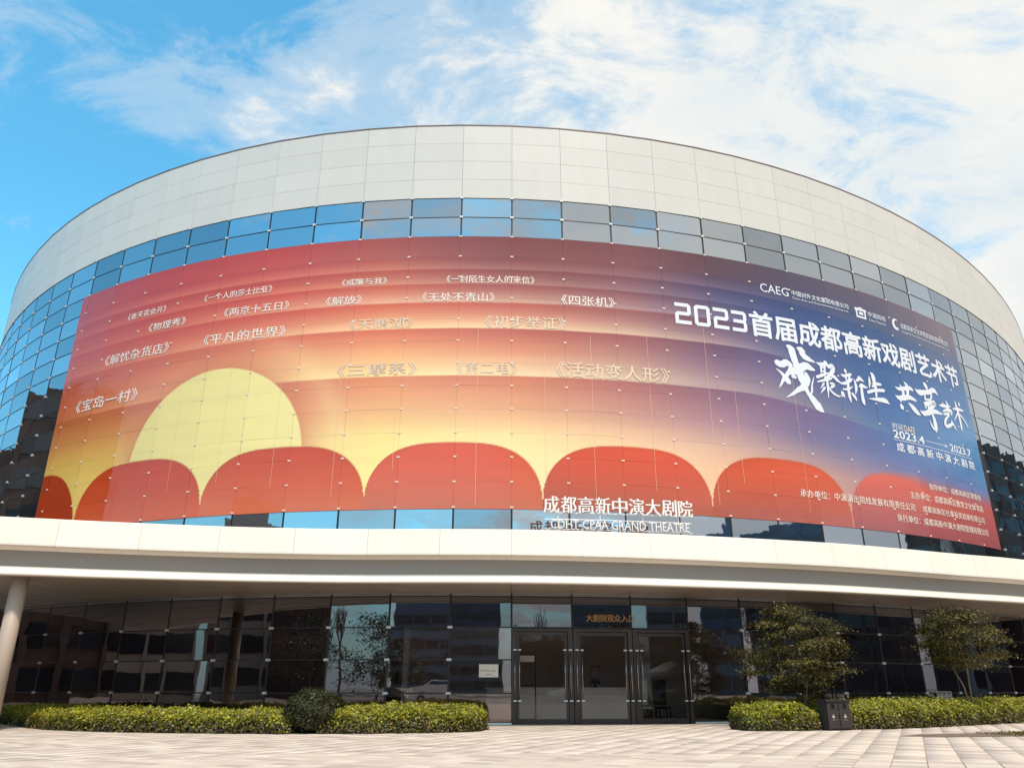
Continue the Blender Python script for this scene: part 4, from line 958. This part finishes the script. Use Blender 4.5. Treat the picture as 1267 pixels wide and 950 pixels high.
tree(15.95, 29.3, 3.95, 1.75, 1.6, 'small tree with a slim pale trunk behind the long right hedge', 9, 95, 190, stems=2, col=((54, 54, 26), (128, 118, 56), (46, 38, 26)), flat=.15)

# ================================================================== STREET THINGS
bn = empty('litter_bin', (9.52, 25.0, 0), R(22), label='grey double litter bin with two round holes and recycling marks', cat='litter bin')
def lbox(name, b, mt, parent, **k):
    mb = MB()
    for q in b: mb.box(*q)
    return mb.build(name, mt, parent, **k)
def plate_with_hole(cx_, w_, z0, z1, y0, y1, hz, hr, mt, parent):
    "front plate with a round hole"
    n = 24; vs, fs = [], []
    ringp = [(cx_ + hr * math.cos(2 * math.pi * i / n + math.pi / n), hz + hr * math.sin(2 * math.pi * i / n + math.pi / n)) for i in range(n)]
    def outp(i):
        a = 2 * math.pi * i / n + math.pi / n; dx, dz = math.cos(a), math.sin(a); hx = w_ / 2; tz = (z1 - hz) if dz > 0 else (hz - z0)
        t = min(hx / abs(dx) if dx else 9, tz / abs(dz) if dz else 9); return (cx_ + dx * t, hz + dz * t)
    op = [outp(i) for i in range(n)]
    corners = [(cx_ + w_ / 2, z1), (cx_ - w_ / 2, z1), (cx_ - w_ / 2, z0), (cx_ + w_ / 2, z0)]
    for y in (y0, y1): vs += [(p[0], y, p[1]) for p in ringp] + [(p[0], y, p[1]) for p in op] + [(c[0], y, c[1]) for c in corners]
    m_ = 2 * n + 4
    for i in range(n):
        j = (i + 1) % n; fs += [(i, j, n + j, n + i), (m_ + i, m_ + n + i, m_ + n + j, m_ + j), (i, m_ + i, m_ + j, j)]
        on = lambda p, c: abs(p[0] - c[0]) < 1e-6 or abs(p[1] - c[1]) < 1e-6
        for ci, c in enumerate(corners):
            A_, B_ = op[i], op[j]
            if (abs(A_[0] - c[0]) < 1e-6 and abs(B_[1] - c[1]) < 1e-6) or (abs(A_[1] - c[1]) < 1e-6 and abs(B_[0] - c[0]) < 1e-6): fs += [(n + i, n + j, 2 * n + ci), (m_ + n + i, m_ + 2 * n + ci, m_ + n + j)]
    return mobj('door', vs, fs, mt, parent)
bn.scale = (.94, .94, .95)
lbox('body', [(-.46, .46, -.13, .22, .04, .82)], M['bin'], bn)
lbox('top', [(-.49, .49, -.20, .25, .823, .855), (-.45, .45, -.16, .21, .857, .885)], M['bin'], bn)
lbox('foot', [(-.44, .44, -.12, .2, 0, .038)], M['black'], bn)
for sx_ in (-.235, .235):
    dr = plate_with_hole(sx_, .44, .07, .80, -.165, -.135, .68, .085, M['bin'], bn)
    hb = MB(); n = 20; hb.add([(sx_ + .084 * math.cos(2 * math.pi * i / n), -.134, .68 + .084 * math.sin(2 * math.pi * i / n)) for i in range(n)], [tuple(range(n))]); hb.build('bin_hole', M['black'], dr)
    tri = MB(); c0 = (sx_, .40)
    pr = [(c0[0] + .062 * math.cos(R(90 + 120 * i)), c0[1] + .062 * math.sin(R(90 + 120 * i))) for i in range(3)]; pi_ = [(c0[0] + .030 * math.cos(R(90 + 120 * i)), c0[1] + .030 * math.sin(R(90 + 120 * i))) for i in range(3)]
    tri.add([(p[0], -.167, p[1]) for p in pr + pi_], [(0, 1, 4, 3), (1, 2, 5, 4), (2, 0, 3, 5)]); tri.build('recycling_mark', M['paper'], dr)
    me = text_mesh('可回收物' if sx_ < 0 else '其他垃圾', .01); xs = [v.co.x for v in me.vertices]; ys = [v.co.y for v in me.vertices]
    for v in me.vertices: v.co = Vector((sx_ - .06 + .12 * (v.co.x - min(xs)) / (max(xs) - min(xs)), -.167, .285 + .035 * (v.co.y - min(ys)) / (max(ys) - min(ys)))) 
    me.materials.append(M['paper']); link(bpy.data.objects.new('lettering', me), dr)
lbox('lock', [(-.045, -.015, -.175, -.166, .50, .54)], M['steel'], bn)
# small leaning notice board at the right tree
nb = empty('garden_notice', (15.0, 29.1, -.02), R(-12), label='small pale notice plate leaning at the foot of the right tree', cat='notice')
Mx = Matrix.Rotation(R(-12), 4, 'X')
mb = MB(); mb.box(-.24, .24, -.012, .012, .80, 1.10, Mx); mb.build('plate', mat('notice_plate', lin(140, 124, 112), .6), nb)
mb = MB()
for q in range(3):
    mb.box(-.20 + .15 * q, -.10 + .15 * q, -.016, -.0135, .98, 1.08, Mx); mb.box(-.20 + .15 * q, -.12 + .15 * q, -.016, -.0135, .86, .92, Mx)
mb.build('printed_marks', M['ink'], nb)
mb = MB(); mb.box(-.02, .02, -.03, -.014, 0, .80, Mx) if False else mb.box(-.02, .02, .014, .04, 0, 1.1, Mx); mb.build('stake', M['bark'], nb)
# planting strip at the right edge of the plaza
sp = [(9.9, 21.9), (10.9, 22.9), (12.5, 23.4), (14.5, 23.9), (20, 25.3), (20, 22.9), (14, 22.2), (12.3, 21.7), (10.9, 21.6)]
mobj('soil_bed', [(x, y, .008) for x, y in sp], [tuple(range(len(sp)))[::-1]], mat('bed_gravel', lin(118, 98, 84), .95, noise=(3, .25, 5, (1, 1, 1))), kind='structure')
rng = np.random.default_rng(4); xx = rng.uniform(12.6, 20, 9000); yy = rng.uniform(0, 1, 9000); lo = np.interp(xx, [12.3, 14, 20], [21.8, 22.25, 22.95]); hi = np.interp(xx, [12.3, 14.5, 20], [23.3, 23.8, 25.2])
keep = rng.uniform(0, 1, 9000) < np.clip((xx - 12.4) / 3, .15, 1); C = np.stack([xx, lo + (hi - lo) * yy, rng.uniform(.0, .05, 9000)], 1)[keep]
v_, q_ = leaf_quads(C, np.tile([0, 0, .4], (len(C), 1)), .05, rng, .2); c = np.array(lin(112, 104, 40)) * rng.uniform(.6, 1.2, (len(C), 1))
np_mesh('grass', v_, q_, M['leaf'], None, np.repeat(c, 4, axis=0), kind='stuff', label='sparse low grass in the strip at the right of the plaza')

# ================================================================== ACROSS THE PLAZA (seen mirrored in the glass)
def street_block(azs, el, dist, width, depth, z_extra, mt, mw, label, fl=3.6, step=None, name='tower_block', name2='tower'):
    "azimuth from -Y towards +X, seen from the doors"
    o = Vector((2, 29)); a = R(azs); d = Vector((math.sin(a), -math.cos(a))); c = o + d * (dist + depth / 2)
    h = 1.5 + dist * math.tan(R(el))
    root = empty(name, (c.x, c.y, 0), math.atan2(d.y, d.x) + math.pi / 2, label=label, cat='building', group='buildings across the plaza')
    w2, d2 = width / 2, depth / 2
    MB().box(-w2, w2, -d2, d2, 0, h).build('walls', mt, root)
    wb = MB(); nfl = int(h / fl)
    for q in range(nfl):
        z0 = q * fl + 1.0; wb.box(-w2 - .12, w2 + .12, -d2 - .12, d2 + .12, z0, z0 + fl * .52)
    wb.build('window_bands', mw, root)
    fb = MB(); nx = max(3, int(width / 3.2))
    for q in range(nx + 1):
        x = -w2 + width * q / nx; fb.box(x - .16, x + .16, -d2 - .3, d2 + .3, 0, h + .1)
    fb.build('fins', mt, root)
    MB().box(-w2 * .4, w2 * .3, -d2 * .4, d2 * .4, h, h + z_extra).build('plant_room', mt, root)
    return root
bt1 = mat('tower_blue', lin(96, 112, 132), .5); bt2 = mat('tower_brown', lin(88, 74, 68), .7); bt3 = mat('tower_grey', lin(150, 148, 146), .7)
bt4 = mat('tower_pale', lin(176, 168, 160), .7)
wg = mat('tower_window', (.02, .028, .04), .12, spec=.8)
street_block(-11, 6.1, 150, 19, 20, 3, bt1, wg, 'slate blue tower block across the plaza, mirrored left of the notice')
street_block(-2.5, 6.4, 165, 20, 20, 4, bt1, wg, 'second slate blue tower block, mirrored beside the doors')
street_block(-37, 8.6, 85, 16, 20, 3, bt2, wg, 'brown block mirrored in the lobby glass behind the round bush')
street_block(-51, 13.5, 75, 22, 18, 4, bt3, wg, 'tall grey block mirrored low at the left of the banner')
street_block(-70, 8.4, 75, 26, 16, 3, bt4, wg, 'low pale block mirrored in the left lobby glass')
street_block(-88, 10.5, 70, 22, 16, 3, bt2, wg, 'brown block mirrored near the left column')
street_block(8, 3.6, 120, 22, 14, 2, bt2, wg, 'low brown block mirrored over the left door')
street_block(22, 6.4, 150, 30, 20, 3, bt1, wg, 'blue block mirrored over the right door')
street_block(37, 7.0, 110, 12, 14, 2, bt3, wg, 'narrow grey block mirrored right of the doors')
street_block(49, 12.6, 100, 13, 20, 5, bt1, wg, 'dark block mirrored right of the roof sign')
street_block(58, 12.2, 105, 14, 16, 2, bt1, wg, 'dark block mirrored under the last lines of the banner')
street_block(66, 12.8, 110, 12, 16, 2, bt1, wg, 'slim dark block mirrored under the banner credits')
street_block(80, 7.6, 85, 20, 16, 2, bt2, wg, 'low brown block mirrored in the right lobby glass')
street_block(95, 12.5, 85, 20, 20, 3, bt2, wg, 'brown block mirrored under the right end of the banner')
def block_at(x, y, w_, d_, h, rz, mt, label, **k):
    root = empty('tower_block', (x, y, 0), rz, label=label, cat='building', group='buildings across the plaza')
    MB().box(-w_ / 2, w_ / 2, -d_ / 2, d_ / 2, 0, h).build('walls', mt, root)
    wb = MB()
    for q in range(int(h / 3.6)): wb.box(-w_ / 2 - .1, w_ / 2 + .1, -d_ / 2 - .1, d_ / 2 + .1, q * 3.6 + 1, q * 3.6 + 2.9)
    wb.build('window_bands', wg, root); fb = MB()
    for q in range(int(d_ / 3) + 1): fb.box(-w_ / 2 - .25, w_ / 2 + .25, -d_ / 2 + q * 3 - .3, -d_ / 2 + q * 3 + .3, 0, h + .2)
    fb.build('fins', mt, root); return root
block_at(-74, 36, 16, 34, 29, R(6), bt2, 'brown neighbouring block beyond the left end of the theatre')
block_at(-78, 62, 16, 14, 24, R(6), bt2, 'lower brown block behind the left neighbour')
block_at(98, 64, 16, 24, 30, R(-16), bt2, 'brown neighbouring block beyond the right end of the theatre')
block_at(92, 42, 12, 12, 27, R(-10), bt3, 'grey block in front of the right neighbour')
MB().box(-200, 200, -52, -38, -.03, -.006).build('road', M['road'], kind='structure')
tl = ['leafy street tree across the road, %s' % s for s in ('farthest left', 'second from the left', 'third from the left', 'fourth from the left', 'straight behind the viewer', 'fourth from the right', 'third from the right', 'second from the right', 'farthest right')]
tp = [(-48, -22, 8), (-34, -30, 7), (-20, -33, 7.5), (-9, -33, 6.5), (9.5, -30, 8.5), (17, -33, 7), (30, -30, 8), (43, -22, 8), (54, -8, 9)]
for q, (x, y, h, lb_) in enumerate([(-26, -33, 5.2, 'low street tree mirrored left of the bright lobby pane'), (-21.5, -34, 4.6, 'low street tree mirrored in the bright lobby pane'), (-16, -33, 5.4, 'low street tree mirrored right of the bright lobby pane'), (24, -31, 5, 'low street tree mirrored in the right lobby glass'), (-27, -4, 6.5, 'street tree near the plaza edge, mirrored in the far left lobby glass'), (-20, -12, 7, 'street tree mirrored left of the column reflection'), (34, -2, 6, 'street tree at the right edge of the plaza'), (37, -26, 6, 'low street tree mirrored behind the right hedge')]):
    tree(x, y, h, h * .2, h * .55, lb_, 60 + q, 60, 60, leaf=.14, stems=2, col=((60, 66, 34), (92, 92, 48), (50, 44, 30)), group='street trees across the road', flat=.35, name='street_tree')
for q, ((x, y, h), lb_) in enumerate(zip(tp, tl)):
    tree(x, y, h, h * .3, h * .38, lb_, 20 + q, 60, 60, leaf=.14, stems=2, col=((60, 66, 34), (92, 92, 48), (50, 44, 30)), group='street trees across the road', flat=.35, name='street_tree')
def bare_tree(x, y, h, label, seed):
    rg = random.Random(seed); root = empty('bare_tree', (x, y, 0), label=label, cat='tree', group='bare young trees on the plaza behind the viewer')
    tb = MB(); lb2 = MB()
    def grow(p, d, ln, r, dep):
        q = p + d * ln * .5 + Vector((rg.uniform(-.04, .04), rg.uniform(-.04, .04), 0)) * ln; e = p + d * ln
        (tb if dep < 2 else lb2).tube([p, q, e], [r, r * .85, r * .68], 6 if dep < 3 else 4, cap=False)
        if dep >= 5: return
        for _ in range(3 if dep < 3 else 2):
            a = rg.uniform(0, 6.28); sp_ = rg.uniform(.28, .6); n_ = Vector((math.cos(a) * sp_, math.sin(a) * sp_, 1.0 if dep else .9))
            nd = (d * .9 + n_ * .75).normalized(); grow(e, nd, ln * rg.uniform(.62, .8), r * .62, dep + 1)
    grow(Vector((0, 0, 0)), Vector((0, 0, 1)), h * .30, h * .018, 0)
    tb.build('trunk', M['bark'], root, smooth=True); lb2.build('branches', M['bark'], root)
bare_tree(-19.5, -3.5, 7.5, 'bare young tree mirrored in the glass behind the round bush', 3)
bare_tree(-29, 3, 7.0, 'bare young tree mirrored in the far left lobby glass', 8)
bare_tree(-24, -9, 8.0, 'bare young tree mirrored left of the column reflection', 12)
bare_tree(12, -20, 8.5, 'bare young tree mirrored over the right door', 15)
# white marquee and parked cars, mirrored in the lobby glass
mq = empty('marquee', (24, 2, 0), R(20), label='small white marquee mirrored in the right lobby glass', cat='marquee')
mobj('canopy_cloth', [(-1.6, -1.6, 2.3), (1.6, -1.6, 2.3), (1.6, 1.6, 2.3), (-1.6, 1.6, 2.3), (0, 0, 3.1), (-1.6, -1.6, 2.05), (1.6, -1.6, 2.05), (1.6, 1.6, 2.05), (-1.6, 1.6, 2.05)],
     [(0, 1, 4), (1, 2, 4), (2, 3, 4), (3, 0, 4), (0, 5, 6, 1), (1, 6, 7, 2), (2, 7, 8, 3), (3, 8, 5, 0)], mat('marquee_cloth', lin(226, 226, 230), .7), mq)
for sx_ in (-1.55, 1.55):
    for sy_ in (-1.55, 1.55): MB().tube([(sx_, sy_, 0), (sx_, sy_, 2.3)], .03, 6).build('leg', M['clamp'], mq)
def car(x, y, rz, col, label):
    root = empty('parked_car', (x, y, 0), rz, label=label, cat='car', group='cars parked across the plaza')
    pm_ = mat('car_paint', col, .25, spec=.6, coat=.6)
    side = [(-2.2, .35), (-2.25, .75), (-2.1, .95), (-1.35, 1.02), (-.75, 1.43), (.55, 1.46), (1.25, 1.02), (2.05, .86), (2.25, .6), (2.2, .32)]
    n = len(side); vs = []
    for y_, k_ in ((-.86, 1), (.86, 1)):
        for (a, z) in side: vs.append((a, y_ * (.82 if z > 1.2 else 1), z))
    fs = [tuple(range(n)), tuple(range(2 * n - 1, n - 1, -1))] + [(i, n + i, n + (i + 1) % n, (i + 1) % n) for i in range(n)]
    bo = mobj('body', vs, fs, pm_, root); bo.modifiers.new('b', 'BEVEL').width = .05
    gm = M['glass_low']
    for s_ in (-1, 1):
        mobj('window', [(-1.15, s_ * .845, 1.06), (.95, s_ * .845, 1.06), (.5, s_ * .73, 1.40), (-.72, s_ * .73, 1.38)], [(0, 1, 2, 3)], wg, root)
    mobj('windscreen', [(1.235, -.70, 1.06), (1.235, .70, 1.06), (.60, .62, 1.455), (.60, -.62, 1.455)], [(0, 1, 2, 3)], wg, root)
    for wx in (-1.35, 1.38):
        for wy in (-.80, .80):
            wh = MB().tube([(wx, wy - .1, .33), (wx, wy + .1, .33)], .33, 20).build('wheel', M['black'], root)
            MB().tube([(wx, wy - .11 if wy < 0 else wy + .08, .33), (wx, wy - .08 if wy < 0 else wy + .11, .33)], .19, 12).build('rim', M['steel'], wh)
    for hy in (-.62, .62): MB().box(2.14, 2.27, hy - .17, hy + .17, .62, .74).build('headlight', M['clamp'], root)
car(-7, -2.5, R(8), lin(200, 200, 205), 'silver car parked behind the viewer, mirrored left of the doors')
car(11.5, -7, R(-4), lin(190, 190, 195), 'pale grey car mirrored behind the small bushy tree')
car(22, 7.5, R(30), lin(60, 62, 70), 'dark car mirrored near the marquee')
